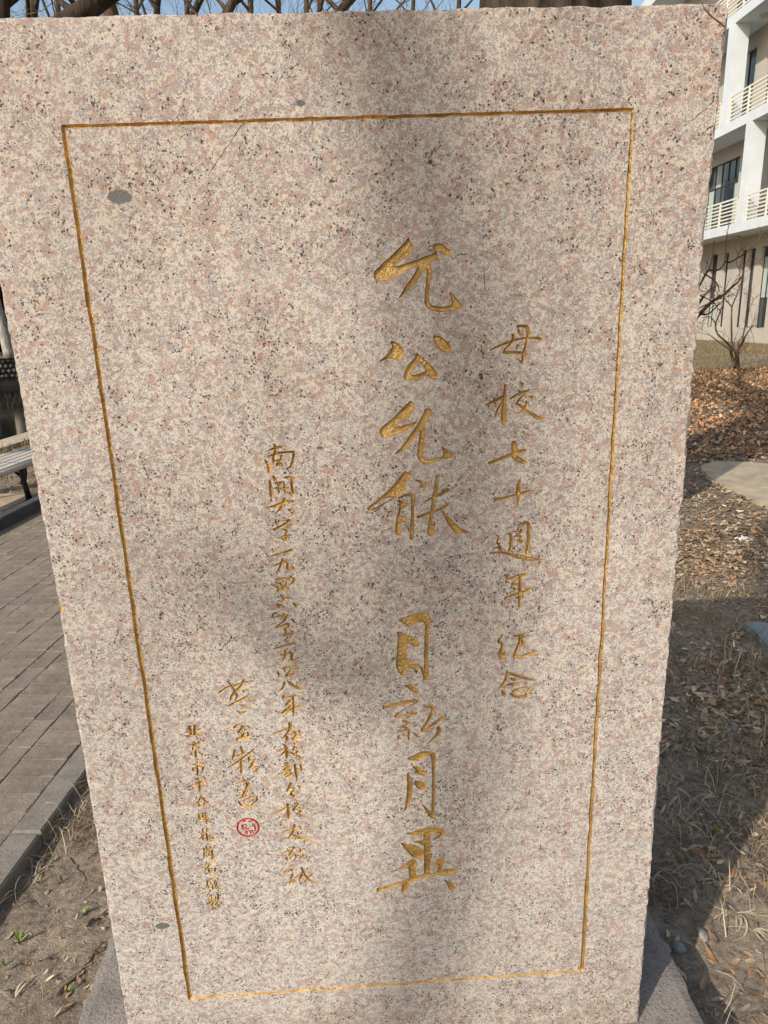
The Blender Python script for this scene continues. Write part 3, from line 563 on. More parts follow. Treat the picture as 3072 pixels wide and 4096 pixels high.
# ------------------------------------------------------------------ more materials
def attr_mat(name, rough=0.75, trans=0.0, bscale=0):
    t = NT(name); a = t.new('ShaderNodeAttribute'); a.attribute_name = 'tint'; v = t.coord()
    n = t.noise(v, 45, 3)
    c = t.mix(t.ramp(n.outputs[0], [(0.3, 0.0), (0.7, 0.45)]), a.outputs['Color'], (0.5, 0.42, 0.36), 'MULTIPLY')
    t.base(c).set(rough, 0, 0.25); return t.m
def dirt():
    t = NT('dry_soil'); v = t.coord()
    a = t.noise(v, 3.0, 6, 0.6); b = t.noise(v, 38, 5, 0.65); c = t.vor(v, 160); g = t.noise(v, 0.35, 4)
    col = t.ramp(a.outputs[0], [(0.3, (0.21, 0.16, 0.115)), (0.55, (0.34, 0.27, 0.195)), (0.75, (0.45, 0.36, 0.265))])
    col = t.mix(t.ramp(b.outputs[0], [(0.35, 0.6), (0.6, 0.0)]), col, (0.055, 0.042, 0.032))
    r = t.new('ShaderNodeSeparateColor'); t.l(c.outputs['Color'], r.inputs[0])
    col = t.mix(t.ramp(r.outputs[0], [(0.90, 0.0), (0.93, 0.55)]), col, (0.34, 0.30, 0.25))
    s = t.new('ShaderNodeSeparateXYZ'); t.l(v, s.inputs[0])
    far = t.new('ShaderNodeMapRange'); t.l(s.outputs[1], far.inputs[0]); far.inputs[1].default_value = 8.0; far.inputs[2].default_value = 16.0
    gm = t.math('MULTIPLY', far.outputs[0], t.ramp(g.outputs[0], [(0.40, 0.25), (0.62, 1.0)]))
    col = t.mix(t.math('MULTIPLY', gm, 0.8), col, t.ramp(b.outputs[0], [(0.3, (0.12, 0.105, 0.04)), (0.7, (0.24, 0.19, 0.085))]))
    t.base(col).set(0.95, 0, 0.15)
    t.bump(t.math('ADD', b.outputs[0], t.math('MULTIPLY', t.noise(v, 190, 4, 0.7).outputs[0], 0.6)), 0.7, 0.02); return t.m
def concrete(name, c, rnd=0.12, scale=14, bump=0.3, speck=True):
    t = NT(name); v = t.coord(); oi = t.n.new('ShaderNodeObjectInfo')
    n = t.noise(v, scale, 6, 0.65); f = t.noise(v, 150, 4, 0.7)
    col = t.ramp(n.outputs[0], [(0.28, tuple(k * 0.66 for k in c)), (0.72, tuple(k * 1.22 for k in c))])
    col = t.mix(t.ramp(f.outputs[0], [(0.36, 0.75), (0.50, 0.0)]), col, tuple(k * 0.40 for k in c))
    if speck: col = t.mix(t.ramp(f.outputs[0], [(0.64, 0.0), (0.72, 0.6)]), col, tuple(min(1, k * 2.0) for k in c))
    hsv = t.new('ShaderNodeHueSaturation'); t.l(col, hsv.inputs['Color'])
    t.l(t.math('ADD', 1 - rnd, t.math('MULTIPLY', oi.outputs['Random'], 2 * rnd)), hsv.inputs['Value'])
    t.base(hsv.outputs[0]).set(0.9, 0, 0.2); t.bump(t.math('ADD', f.outputs[0], n.outputs[0]), bump, 0.006); return t.m
def bark(name, c):
    t = NT(name); v = t.coord(); n = t.noise(t.mapping(v, (14, 14, 2.2)), 1.0, 6, 0.7, 0.6)
    t.base(t.ramp(n.outputs[0], [(0.35, tuple(k * 0.4 for k in c)), (0.65, tuple(k * 1.35 for k in c))])).set(0.95, 0, 0.1)
    t.bump(n.outputs[0], 0.8, 0.03); return t.m
def glass(name, c):
    t = NT(name); t.base(c).set(0.08, 0.0, 0.9); return t.m
M['dirt'] = dirt(); M['leaf'] = attr_mat('dry_leaf'); M['straw'] = attr_mat('dry_straw', 0.8)
M['evergreen'] = attr_mat('dark_evergreen', 0.7); M['brick'] = concrete('grey_paver', (0.25, 0.205, 0.16), 0.10, 14, 0.7); M['kerb'] = concrete('kerb_concrete', (0.235, 0.21, 0.175), 0.05, 9, 0.15, False)
M['sand'] = plain('joint_sand', (0.20, 0.155, 0.108), 0.35, 25, 0.95, 0.4)
M['pedestal'] = concrete('rough_grey_granite', (0.27, 0.24, 0.215), 0.0, 7, 0.9)
M['path'] = concrete('path_concrete', (0.47, 0.385, 0.275), 0.06, 5, 0.15, False)
M['darkkerb'] = concrete('dark_kerb_stone', (0.085, 0.083, 0.08), 0.05, 9, 0.15, False)
M['bench'] = plain('cream_bench_slat', (0.52, 0.455, 0.38), 0.12, 9, 0.5)
M['iron'] = plain('black_cast_iron', (0.012, 0.012, 0.013), 0.2, 30, 0.45)
M['bark'] = bark('dark_bark', (0.06, 0.046, 0.035)); M['bark2'] = bark('brown_bark', (0.105, 0.074, 0.05)); M['palebark'] = bark('pale_bark', (0.36, 0.33, 0.28))
M['twig'] = plain('brown_twig', (0.13, 0.085, 0.06), 0.3, 5, 0.85)
M['sprout'] = plain('green_sprout', (0.20, 0.25, 0.05), 0.3, 60, 0.5)
M['white'] = plain('white_wall_paint', (0.57, 0.61, 0.64), 0.06, 1.5, 0.85); M['cream'] = plain('cream_wall_paint', (0.44, 0.405, 0.355), 0.10, 0.9, 0.9)
M['rail'] = plain('cream_rail_paint', (0.66, 0.64, 0.55), 0.05, 3, 0.6); M['frame'] = plain('dark_window_frame', (0.035, 0.037, 0.04), 0.2, 5, 0.5)
M['glass'] = glass('window_glass', (0.03, 0.045, 0.055)); M['curtain'] = plain('pale_curtain', (0.38, 0.45, 0.42), 0.1, 4, 0.8)
M['lamp'] = plain('lamp_shade', (0.42, 0.38, 0.32), 0.05, 4, 0.5)
M['slate'] = concrete('grey_slate', (0.25, 0.27, 0.28), 0.0, 8, 0.2, False); M['paper'] = plain('white_scrap', (0.72, 0.72, 0.73), 0.06, 30, 0.7)
M['pebble'] = concrete('pebble_stone', (0.30, 0.27, 0.23), 0.25, 12, 0.2, False); M['cobble'] = concrete('river_cobble', (0.085, 0.078, 0.068), 0.3, 5, 0.2, False)
M['pondwall'] = plain('dark_wet_wall', (0.03, 0.028, 0.026), 0.3, 3, 0.8)
def water():
    t = NT('pond_water'); v = t.coord(); t.base((0.008, 0.009, 0.008)).set(0.06, 0, 0.5)
    t.bump(t.noise(t.mapping(v, (0.6, 3, 1)), 1.5, 4).outputs[0], 0.06, 0.05); return t.m
M['water'] = water()

# ------------------------------------------------------------------ ground
TD = np.array([0.09, 1.0]) / math.hypot(0.09, 1.0); TN = np.array([-TD[1], TD[0]])     # along and across the brick path
PITCH = 0.3195; WIDE = 0.2135; C0 = -1.448                                            # c = x - 0.09 y of the kerb's inner edge
def cval(x, y): return x - 0.09 * y
POND_C = -7.05
def sstep(a, b, x): t = np.clip((x - a) / (b - a), 0, 1); return t * t * (3 - 2 * t)
def ground_z(x, y):
    x = np.asarray(x, float); y = np.asarray(y, float); c = cval(x, y)
    z = 0.36 * sstep(5.5, 16.4, x) * sstep(-30, 2, y)
    near = np.exp(-((x / 6) ** 2 + ((y - 1) / 6) ** 2))
    z = z + 0.030 * fbm(x / 0.9, y / 0.9, 3, 1) * (0.3 + 0.7 * near) + near * (0.018 * fbm(x / 0.11, y / 0.11, 3, 5) + 0.006 * fbm(x / 0.025, y / 0.025, 2, 9)) - 0.012
    pav = sstep(-1.334, -1.37, c) * sstep(-4.15, -3.9, c); z = z * (1 - pav) + pav * -0.09
    beside = np.exp(-((c + 1.30) / 0.05) ** 2); z = z - 0.008 * beside
    pth = sstep(3.3, 3.6, x) * sstep(5.8, 5.4, x) * sstep(4.2, 4.6, y) * sstep(7.4, 7.0, y); z = z * (1 - pth) - 0.02 * pth
    pond = sstep(POND_C, POND_C - 0.08, c) * sstep(-40, -38.5, c); z = z * (1 - pond) - 2.0 * pond
    far = sstep(-38.5, -40, c); z = z + 0.0 * far
    return z
def axis(fine0, fine1, st, lo, hi, g=1.22):
    a = list(np.arange(fine0, fine1, st)); s = st
    x = fine0
    while x > lo: s = min(s * g, 12); x -= s; a.insert(0, x)
    s = st; x = a[-1]
    while x < hi: s = min(s * g, 12); x += s; a.append(x)
    return np.array(a)
gx = axis(-1.32, 2.7, 0.014, -160, 160); gy = axis(-0.5, 3.0, 0.014, -120, 260)
gx = np.unique(np.concatenate([gx, np.arange(-8.2, -5.5, 0.08), np.arange(3.2, 6, 0.08)]))
GX, GY = np.meshgrid(gx, gy, indexing='ij'); GZ = ground_z(GX, GY)
nu, nv = GX.shape; I = np.arange(nu * nv).reshape(nu, nv)
gf = np.stack([I[:-1, :-1], I[1:, :-1], I[1:, 1:], I[:-1, 1:]], -1).reshape(-1, 4)
gme = bpy.data.meshes.new('ground'); gme.vertices.add(nu * nv); gme.vertices.foreach_set('co', np.stack([GX, GY, GZ], -1).ravel())
gme.loops.add(gf.size); gme.loops.foreach_set('vertex_index', gf.ravel()); gme.polygons.add(len(gf))
gme.polygons.foreach_set('loop_start', np.arange(0, gf.size, 4)); gme.polygons.foreach_set('loop_total', np.full(len(gf), 4))
gme.polygons.foreach_set('use_smooth', np.ones(len(gf), bool)); gme.update(calc_edges=True); gme.materials.append(M['dirt'])
tag(link('ground', gme), kind='structure')

# ------------------------------------------------------------------ pedestal
def rough_block(name, x0, x1, y0, y1, z0, z1, mat, n=26, amp=0.006, parent=None):
    xs = np.linspace(x0, x1, n); ys = np.linspace(y0, y1, n); v = []; f = []
    X, Y = np.meshgrid(xs, ys, indexing='ij'); Z = z1 + amp * 1.3 * fbm(X / 0.07, Y / 0.07, 3, 21)
    ex = amp * 1.8 * fbm(Y / 0.05, X * 0 + 3, 3, 4); ey = amp * 1.8 * fbm(X / 0.05, Y * 0 + 7, 3, 6)
    X[0] += ex[0]; X[-1] += ex[-1]; Y[:, 0] += ey[:, 0]; Y[:, -1] += ey[:, -1]
    rim = np.zeros(X.shape, bool); rim[0] = rim[-1] = True; rim[:, 0] = rim[:, -1] = True; Z[rim] -= 0.008
    v = np.stack([X, Y, Z], -1).reshape(-1, 3).tolist(); J = np.arange(n * n).reshape(n, n)
    for i in range(n - 1):
        for j in range(n - 1): f.append((J[i, j], J[i + 1, j], J[i + 1, j + 1], J[i, j + 1]))
    loop = [J[i, 0] for i in range(n)] + [J[n - 1, j] for j in range(1, n)] + [J[i, n - 1] for i in range(n - 2, -1, -1)] + [J[0, j] for j in range(n - 2, 0, -1)]
    b = len(v); v += [(v[k][0], v[k][1], z0) for k in loop]; L = len(loop)
    for i in range(L): f.append((loop[i], b + i, b + (i + 1) % L, loop[(i + 1) % L]))
    return link(name, mesh_of(name, v, f, mat), parent)
ped = rough_block('stone_pedestal', -0.787, 0.770, -0.32, 0.66, -0.25, 0.139, M['pedestal'], 60, 0.004)
tag(ped, 'low rough grey stone block carrying the pink granite stele', 'pedestal')

# ------------------------------------------------------------------ brick path with kerbs
bed = MB()
def P2(c, y, z): return (c + 0.09 * y, y, z)
def strip(mb, c0, c1, y0, y1, z): mb.add([P2(c0, y0, z), P2(c1, y0, z), P2(c1, y1, z), P2(c0, y1, z)], [(0, 3, 2, 1)] if c0 > c1 else [(0, 1, 2, 3)]); return mb
pave = strip(bed, -3.85, C0 + 0.02, -14, 34, 0.0255).build('pavement', M['sand']); tag(pave, kind='structure')
rot_t = -math.atan2(0.09, 1.0)
def brick_mesh(w, l, seed):
    r = np.random.default_rng(seed); nx, ny = 3, 5; c = 0.003
    xs = np.array([-w / 2, -w / 2 + c, 0, w / 2 - c, w / 2]); ys = np.array([-l / 2, -l / 2 + c, -l / 5, l / 5, l / 2 - c, l / 2])
    X, Y = np.meshgrid(xs, ys, indexing='ij'); Z = np.full(X.shape, 0.045) + r.normal(0, 0.0008, X.shape)
    Z[0] -= c; Z[-1] -= c; Z[1:-1, 0] -= c; Z[1:-1, -1] -= c
    X = X + r.normal(0, 0.0013, X.shape); Y = Y + r.normal(0, 0.0013, Y.shape)
    n, m = X.shape; J = np.arange(n * m).reshape(n, m); v = np.stack([X, Y, Z], -1).reshape(-1, 3).tolist()
    f = [(J[i, j], J[i + 1, j], J[i + 1, j + 1], J[i, j + 1]) for i in range(n - 1) for j in range(m - 1)]
    loop = [J[i, 0] for i in range(n)] + [J[n - 1, j] for j in range(1, m)] + [J[i, m - 1] for i in range(n - 2, -1, -1)] + [J[0, j] for j in range(m - 2, 0, -1)]
    b = len(v); v += [(v[k][0], v[k][1], 0.0) for k in loop]; L = len(loop)
    f += [(loop[i], b + i, b + (i + 1) % L, loop[(i + 1) % L]) for i in range(L)]
    return v, f
BV = [brick_mesh(0.1065, 0.206, s) for s in range(5)]; BME = [mesh_of('paving_brick', v, f, M['brick']) for v, f in BV]
spots = []
for k in range(8):
    cw = C0 - k * PITCH                                        # wide course: bricks laid across
    r = np.random.default_rng(50 + k); y = -12 + r.uniform(0, 0.1)
    while y < 30:
        if cw - WIDE > -3.86: spots.append((cw - WIDE / 2, y, True))
        y += 0.1085
    cn = cw - WIDE; y = -12 + r.uniform(0, 0.2)
    while y < 30:
        if cn - 0.106 > -3.86: spots.append((cn - 0.053, y, False))
        y += 0.2095
def see(s):
    X, Y, d = px(P2(s[0], s[1], 0.03)); lim = 3 + (Y - 1171) * 0.1724 + 40
    return d > 0 and -70 < X < lim and 1900 < Y < 4200
vis = [s for s in spots if see(s)]; vis.sort(key=lambda s: s[1]); front_b = vis[:300]; fs = set(front_b)
rest = MB(); rb = random.Random(3)
def brick_rot(across): return rot_t + (math.pi / 2 if across else 0) + rb.gauss(0, 0.006)
for s in spots:
    x, y, _ = P2(s[0], s[1], 0); zz = -0.013 + rb.gauss(0, 0.0015); a = brick_rot(s[2]); k = rb.randrange(5)
    if s in fs: link('paving_brick', BME[k], pave, (x, y, zz), (rb.gauss(0, 0.006), rb.gauss(0, 0.006), a))
    else:
        ca, sa = math.cos(a), math.sin(a); v, f = BV[k]
        rest.add([(x + ca * p[0] - sa * p[1], y + sa * p[0] + ca * p[1], zz + p[2]) for p in v], f)
tag(rest.build('paving_brick_field', M['brick'], pave), kind='stuff')
kerb = empty('kerb'); tag(kerb, kind='structure')
def kerb_run(c_in, c_out, z0, z1, ylo, yhi, ln, mat, y_joint, name):
    y = y_joint - math.ceil((y_joint - ylo) / ln) * ln
    while y < yhi:
        m = MB(); L = ln - 0.006; m.cbox((0, 0, 0), (abs(c_out - c_in), L, z1 - z0), 0.008)
        x, yy, _ = P2(min(c_in, c_out), y, 0); m.build(name, mat, kerb).location = (x, yy, z0); kerb.children[-1].rotation_euler = (0, 0, rot_t)
        y += ln
yj = float(on_z(60, 3325, 0.036)[1])
kerb_run(C0 + 0.003, C0 + 0.118, -0.16, 0.036, -3.5, 9, 0.56, M['kerb'], yj, 'kerb_stone')
kerb_run(-3.845, -3.96, -0.14, 0.14, 0, 12, 0.8, M['darkkerb'], 5.05, 'kerb_stone')

# ------------------------------------------------------------------ flagstone path on the right
path = empty('path', (4.4, 5.9, 0)); tag(path, kind='structure')
def flag(pts, h=0.03):
    m = MB(); n = len(pts); P = []
    for i in range(n):
        a, b = np.array(pts[i]), np.array(pts[(i + 1) % n])
        for t in np.linspace(0, 1, 8)[:-1]:
            q = a + (b - a) * t; P.append(q + 0.02 * np.array([float(vnoise(q[0] / .1, q[1] / .1, 3)), float(vnoise(q[0] / .1, q[1] / .1, 8))]))
    n = len(P); v = [(q[0] - 4.4, q[1] - 5.9, h) for q in P] + [(q[0] - 4.4, q[1] - 5.9, -0.08) for q in P]
    m.add(v, [tuple(range(n))] + [(i, i + n, (i + 1) % n + n, (i + 1) % n) for i in range(n)]); return m
g = lambda *q: [tuple(on_z(x, y, 0.02)[:2]) for x, y in q]
flag(g((2800, 1865), (2860, 1848), (2990, 1850), (3072, 1860), (3230, 1885), (3230, 1992), (3072, 1953), (2965, 1926), (2880, 1932), (2830, 1905))).build('flagstone', M['path'], path)
flag(g((2884, 1936), (2965, 1930), (3072, 1957), (3230, 1997), (3260, 2100), (3072, 2022), (2955, 1968)), 0.026).build('flagstone', M['path'], path)

# ------------------------------------------------------------------ leaf litter
def leaf_shape(L, Wd, curl, bend, r):
    """8-vertex folded, curled blade lying along +x"""
    xs = np.array([0, 0.3, 0.68, 1.0]) * L; w = np.array([0.12, 1.0, 0.8, 0.04]) * Wd
    v = []
    for x, ww in zip(xs, w):
        t = x / L; z = bend * L * (t - 0.4) ** 2 + 0.003
        v += [(x - L / 2, -ww / 2, z + curl * ww), (x - L / 2, ww / 2, z + curl * ww * r)]
    return np.array(v)
LQ = [(0, 2, 3, 1), (2, 4, 5, 3), (4, 6, 7, 5)]
PAL = np.array([(0.31, 0.215, 0.125), (0.38, 0.275, 0.17), (0.24, 0.16, 0.10), (0.17, 0.115, 0.08), (0.45, 0.355, 0.235), (0.33, 0.19, 0.10), (0.28, 0.23, 0.175), (0.52, 0.42, 0.29)])
def scatter(name, XY, size, wr, pal, mat, lift=0.004, parent=None, tilt=0.35, label=None, kindname='stuff'):
    n = len(XY); V = np.zeros((n, 8, 3)); r = RNG; gz = ground_z(XY[:, 0], XY[:, 1])
    for i in range(n):
        L = size[i]; v = leaf_shape(L, L * r.uniform(*wr), r.uniform(-0.25, 0.45), r.uniform(-0.5, 1.0), r.uniform(-0.5, 1.4))
        a = r.uniform(0, 6.283); tx, ty = r.normal(0, tilt, 2); ca, sa = math.cos(a), math.sin(a)
        v[:, 2] += v[:, 1] * tx + v[:, 0] * ty * 0.6; v[:, 2] -= v[:, 2].min() * 0.85
        V[i, :, 0] = XY[i, 0] + ca * v[:, 0] - sa * v[:, 1]; V[i, :, 1] = XY[i, 1] + sa * v[:, 0] + ca * v[:, 1]; V[i, :, 2] = gz[i] + lift * r.uniform(0.2, 2) + v[:, 2]
    f = (np.arange(n)[:, None, None] * 8 + np.array(LQ)[None]).reshape(-1, 4)
    me = bpy.data.meshes.new(name); me.vertices.add(n * 8); me.vertices.foreach_set('co', V.ravel())
    me.loops.add(f.size); me.loops.foreach_set('vertex_index', f.ravel()); me.polygons.add(len(f))
    me.polygons.foreach_set('loop_start', np.arange(0, f.size, 4)); me.polygons.foreach_set('loop_total', np.full(len(f), 4)); me.update(calc_edges=True)
    cl = np.minimum(0.75, pal[r.integers(0, len(pal), n)] * r.uniform(0.7, 1.5, (n, 1))); cc = np.ones((n, 8, 4)); cc[:, :, :3] = cl[:, None, :]
    at = me.color_attributes.new('tint', 'FLOAT_COLOR', 'POINT'); at.data.foreach_set('color', cc.ravel()); me.materials.append(mat)
    o = link(name, me, parent)
    return tag(o, label, None, None, kindname) if kindname else o
def ok_spot(x, y):
    c = cval(x, y); on_p = (c > -3.97) & (c < -1.30)
    inped = (x > -0.80) & (x < 0.79) & (y > -0.34) & (y < 0.68)
    X_, Y_, _d = px(np.stack([x, y, 0 * x], -1)); fl = (_d > 0) & (X_ > 2810) & (Y_ > 1852) & (Y_ < 1932 + (X_ - 2880) * 0.46) & (Y_ < 2300)
    return ~(on_p | inped | fl | (c < POND_C + 0.6) | (x > 15.8) | (np.hypot(x - 1.45, y - 4.1) < 0.6))
def rnd_xy(n, x0, x1, y0, y1, dens=None):
    x = RNG.uniform(x0, x1, n); y = RNG.uniform(y0, y1, n); k = ok_spot(x, y)
    if dens is not None: k &= RNG.random(n) < dens(x, y)
    return np.stack([x[k], y[k]], 1)
patch = lambda s, lo, hi, sc: (lambda x, y: np.clip((fbm(x / sc, y / sc, 3, s) - lo) / (hi - lo), 0.02, 1))
dn = patch(31, -0.28, 0.35, 0.45)
def dens_r(x, y):                                            # bare soil close to the stele, thick litter further out
    d = np.clip((x + 0.55 * y - 1.35) / 1.0, 0, 1); return dn(x, y) * (0.16 + 0.84 * d)
A = rnd_xy(42000, 0.75, 3.8, -0.5, 4.2, dens_r)
scatter('leaf_litter', A, RNG.uniform(0.016, 0.055, len(A)), (0.16, 0.5), PAL, M['leaf'], label='thick brown litter of small dry leaves right of the stele')
A = rnd_xy(34000, 1.8, 7.5, 3.2, 10.5, patch(33, -0.6, 0.2, 0.8))
scatter('leaf_litter', A, RNG.uniform(0.025, 0.07, len(A)), (0.2, 0.55), PAL, M['leaf'], 0.01, label='dry leaves strewn around the flagstone path')
PALO = np.array([(0.42, 0.22, 0.11), (0.44, 0.26, 0.13), (0.36, 0.17, 0.085), (0.22, 0.14, 0.09), (0.43, 0.33, 0.21), (0.17, 0.11, 0.075)])
A = rnd_xy(34000, 3.5, 13, 6.8, 17.5, patch(35, -1.0, -0.1, 1.2))
scatter('leaf_litter', A, RNG.uniform(0.032, 0.08, len(A)), (0.4, 0.75), PALO, M['leaf'], 0.02, tilt=0.6, label='orange brown drift of fallen leaves around the bare shrub')
A = rnd_xy(4500, -1.35, -0.55, -0.4, 3.0, patch(37, 0.12, 0.5, 0.3))
scatter('leaf_litter', A, RNG.uniform(0.010, 0.030, len(A)), (0.15, 0.4), PAL, M['leaf'], label='thin scatter of dry leaves on soil beside the kerb')
A = rnd_xy(6000, -7.0, -3.9, 4.0, 13, patch(39, -0.4, 0.4, 0.6))
scatter('leaf_litter', A, RNG.uniform(0.03, 0.07, len(A)), (0.3, 0.6), PALO, M['leaf'], 0.01, label='dry leaves on the soil behind the bench')
# dead grass: thin arched straws
def straws(name, XY, size, wid, pal, label, stand=0.25):
    n = len(XY); r = RNG; K = 6; V = np.zeros((n, K, 2, 3)); gz = ground_z(XY[:, 0], XY[:, 1])
    for i in range(n):
        a = r.uniform(0, 6.283); L = size[i]; k = r.normal(0, 1.6); x = y = 0.0; h = abs(r.normal(0, stand)) * L
        for j in range(K):
            t = j / (K - 1); z = h * 4 * t * (1 - t) + 0.004 + r.uniform(0, 0.004); w = wid[i] * (1 - 0.75 * t); nx, ny = -math.sin(a), math.cos(a)
            V[i, j, 0] = (XY[i, 0] + x + nx * w, XY[i, 1] + y + ny * w, gz[i] + z); V[i, j, 1] = (XY[i, 0] + x - nx * w, XY[i, 1] + y - ny * w, gz[i] + z + w * r.uniform(-.6, .8))
            x += math.cos(a) * L / K; y += math.sin(a) * L / K; a += k / K
    f = []
    b = np.arange(n)[:, None] * K * 2
    q = np.array([(2 * j, 2 * j + 2, 2 * j + 3, 2 * j + 1) for j in range(K - 1)]); f = (np.arange(n)[:, None, None] * K * 2 + q[None]).reshape(-1, 4)
    me = bpy.data.meshes.new(name); me.vertices.add(n * K * 2); me.vertices.foreach_set('co', V.ravel())
    me.loops.add(f.size); me.loops.foreach_set('vertex_index', f.ravel()); me.polygons.add(len(f))
    me.polygons.foreach_set('loop_start', np.arange(0, f.size, 4)); me.polygons.foreach_set('loop_total', np.full(len(f), 4)); me.update(calc_edges=True)
    cl = pal[r.integers(0, len(pal), n)] * r.uniform(0.7, 1.25, (n, 1)); cc = np.ones((n, K * 2, 4)); cc[:, :, :3] = cl[:, None, :]
    at = me.color_attributes.new('tint', 'FLOAT_COLOR', 'POINT'); at.data.foreach_set('color', cc.ravel()); me.materials.append(M['straw'])
    return tag(link(name, me), label, None, None, 'stuff')
PALS = np.array([(0.42, 0.34, 0.22), (0.30, 0.22, 0.13), (0.18, 0.12, 0.075), (0.12, 0.085, 0.055), (0.50, 0.42, 0.29)])
A = rnd_xy(22000, 0.75, 3.2, -0.5, 3.2, patch(41, -0.15, 0.35, 0.3))
straws('dead_grass', A, RNG.uniform(0.05, 0.2, len(A)), RNG.uniform(0.0007, 0.0022, len(A)), PALS, 'flattened dead grass right of the stele')
A = rnd_xy(11000, -1.33, -0.55, -0.4, 2.6, patch(43, 0.0, 0.5, 0.25))
straws('dead_grass', A, RNG.uniform(0.04, 0.18, len(A)), RNG.uniform(0.0006, 0.0018, len(A)), PALS, 'sparse dead grass on soil between kerb and stele')
PALG = np.array([(0.28, 0.20, 0.10), (0.20, 0.14, 0.07), (0.33, 0.24, 0.13), (0.16, 0.14, 0.05)])
A = rnd_xy(9000, 5, 15.8, 12, 30, None)
straws('dead_grass', A, RNG.uniform(0.10, 0.26, len(A)), RNG.uniform(0.004, 0.010, len(A)), PALG, 'dry tan lawn in front of the building', 0.35)
A = rnd_xy(2500, -7.0, -4.4, 7, 12.5, None)
straws('dead_grass', A, RNG.uniform(0.06, 0.16, len(A)), RNG.uniform(0.002, 0.005, len(A)), np.array([(0.20, 0.19, 0.06), (0.27, 0.22, 0.10)]), 'greenish dry grass along the pond edge', 0.9)
# ------------------------------------------------------------------ bench, pond
bench = empty('park_bench', (-3.72, 6.0, 0), rot_t); tag(bench, 'backless park bench with cream slats and black iron legs behind the kerb', 'bench')
# local frame: +y along the path, -x away from it
for k in range(5):
    x1 = -0.02 - k * 0.098
    m = MB(); m.cbox((x1 - 0.091, -1.5, 0.405 + 0.004 * k), (x1, 1.12, 0.435 + 0.004 * k), 0.006); sl = m.build('slat', M['bench'], bench)
    for yy in (0.25, 1.0, -1.2):
        b = MB()
        for dx in (-0.026, -0.060): b.tube([(x1 + dx, yy, 0.434 + 0.004 * k), (x1 + dx, yy, 0.4385 + 0.004 * k)], 0.008, 8)
        b.build('bolt', M['iron'], sl)
m = MB(); m.tube([(-0.004, -1.5, 0.392), (-0.004, 1.12, 0.392)], 0.030, 10); m.build('front_rail', M['bench'], bench, True)
for yy in (0.25, 1.0, -1.2):
    m = MB()
    m.tube([(-0.02, yy, 0.385), (-0.018, yy, 0.27), (-0.008, yy, 0.15), (0.012, yy, 0.0)], [0.036, 0.032, 0.030, 0.036], 8)
    m.tube([(-0.47, yy, 0.39), (-0.44, yy, 0.27), (-0.445, yy, 0.15), (-0.49, yy, 0.02)], [0.035, 0.028, 0.026, 0.036], 8)
    m.tube([(0.0, yy, 0.385), (-0.25, yy, 0.375), (-0.48, yy, 0.395)], 0.022, 8); m.tube([(-0.03, yy, 0.27), (-0.10, yy, 0.34), (-0.25, yy, 0.36), (-0.38, yy, 0.34), (-0.44, yy, 0.27)], 0.016, 6)
    m.build('leg', M['iron'], bench, True)
m = MB(); m.cbox((-0.56, -0.22, -0.10), (0.02, 0.55, 0.022), 0.01); foot = m.build('bench_footing', M['path'], None, False, (-3.76, 5.98, 0)); foot.rotation_euler = (0, 0, rot_t)
tag(foot, 'pale concrete footing slab under the bench legs', 'footing')
def seg_box(name, a, b, w, z0, z1, mat, parent=None):
    a, b = np.array(a), np.array(b); L = np.linalg.norm(b - a); o = MB().box((0, -w / 2, z0), (L, w / 2, z1)).build(name, mat, parent)
    o.location = (a[0], a[1], 0); o.rotation_euler = (0, 0, math.atan2(*(b - a)[::-1])); return o
tag(seg_box('pond_coping', P2(POND_C + 0.30, -10, 0)[:2], P2(POND_C + 0.30, 60, 0)[:2], 0.5, -2.2, 0.06, M['path']), 'long pale concrete coping along the near edge of the pond', 'coping')
m = MB(); m.add([P2(POND_C + 0.2, -12, -0.8), P2(-39, -12, -0.8), P2(-39, 75, -0.8), P2(POND_C + 0.2, 75, -0.8)], [(0, 1, 2, 3)]); tag(m.build('pond_water', M['water']), kind='structure')
WA, WB = np.array([-26.0, 29.6]), np.array([-8.0, 39.4]); wdir = (WB - WA) / np.linalg.norm(WB - WA); wnrm = np.array([wdir[1], -wdir[0]])
wall = empty('stone_embankment', (-17.4, 34.3, -1.0)); tag(wall, 'dark cobbled embankment wall across the pond with grey coping', 'wall')
def wall_part(name, off, w, z0, z1, mat):
    o = seg_box(name, WA - wnrm * off, WB - wnrm * off, w, z0, z1, mat); o.parent = wall; o.location = (o.location[0] + 17.4, o.location[1] - 34.3, 1.0); return o
wall_part('backing', 0.30, 0.6, -1.2, 0.55, M['pondwall']); wall_part('coping', 0.25, 0.8, 0.55, 0.68, M['kerb']); wall_part('coping', 0.45, 0.8, 0.68, 0.80, M['darkkerb'])
cb = bmesh.new(); bmesh.ops.create_icosphere(cb, subdivisions=2, radius=1)
for v in cb.verts: v.co *= 1 + 0.16 * math.sin(v.co.x * 3.1 + v.co.z * 2)
cme = bpy.data.meshes.new('cobble'); cb.to_mesh(cme); cb.free(); cme.materials.append(M['cobble']); cme.polygons.foreach_set('use_smooth', [True] * len(cme.polygons))
rc = random.Random(8)
for row in range(4):
    for k in range(26):
        s = 6.6 + k * 0.235 + (row % 2) * 0.11 + rc.uniform(-.02, .02); q = WA + wdir * s + wnrm * 0.0; z = 0.42 - row * 0.255 + rc.uniform(-.03, .03)
        o = link('cobble', cme, wall, (q[0] + 17.4, q[1] - 34.3, z + 1.0)); o.scale = (rc.uniform(.09, .125), rc.uniform(.09, .125), rc.uniform(.09, .12)); o.rotation_euler = (rc.uniform(-.4, .4), rc.uniform(-.4, .4), rc.uniform(0, 6))
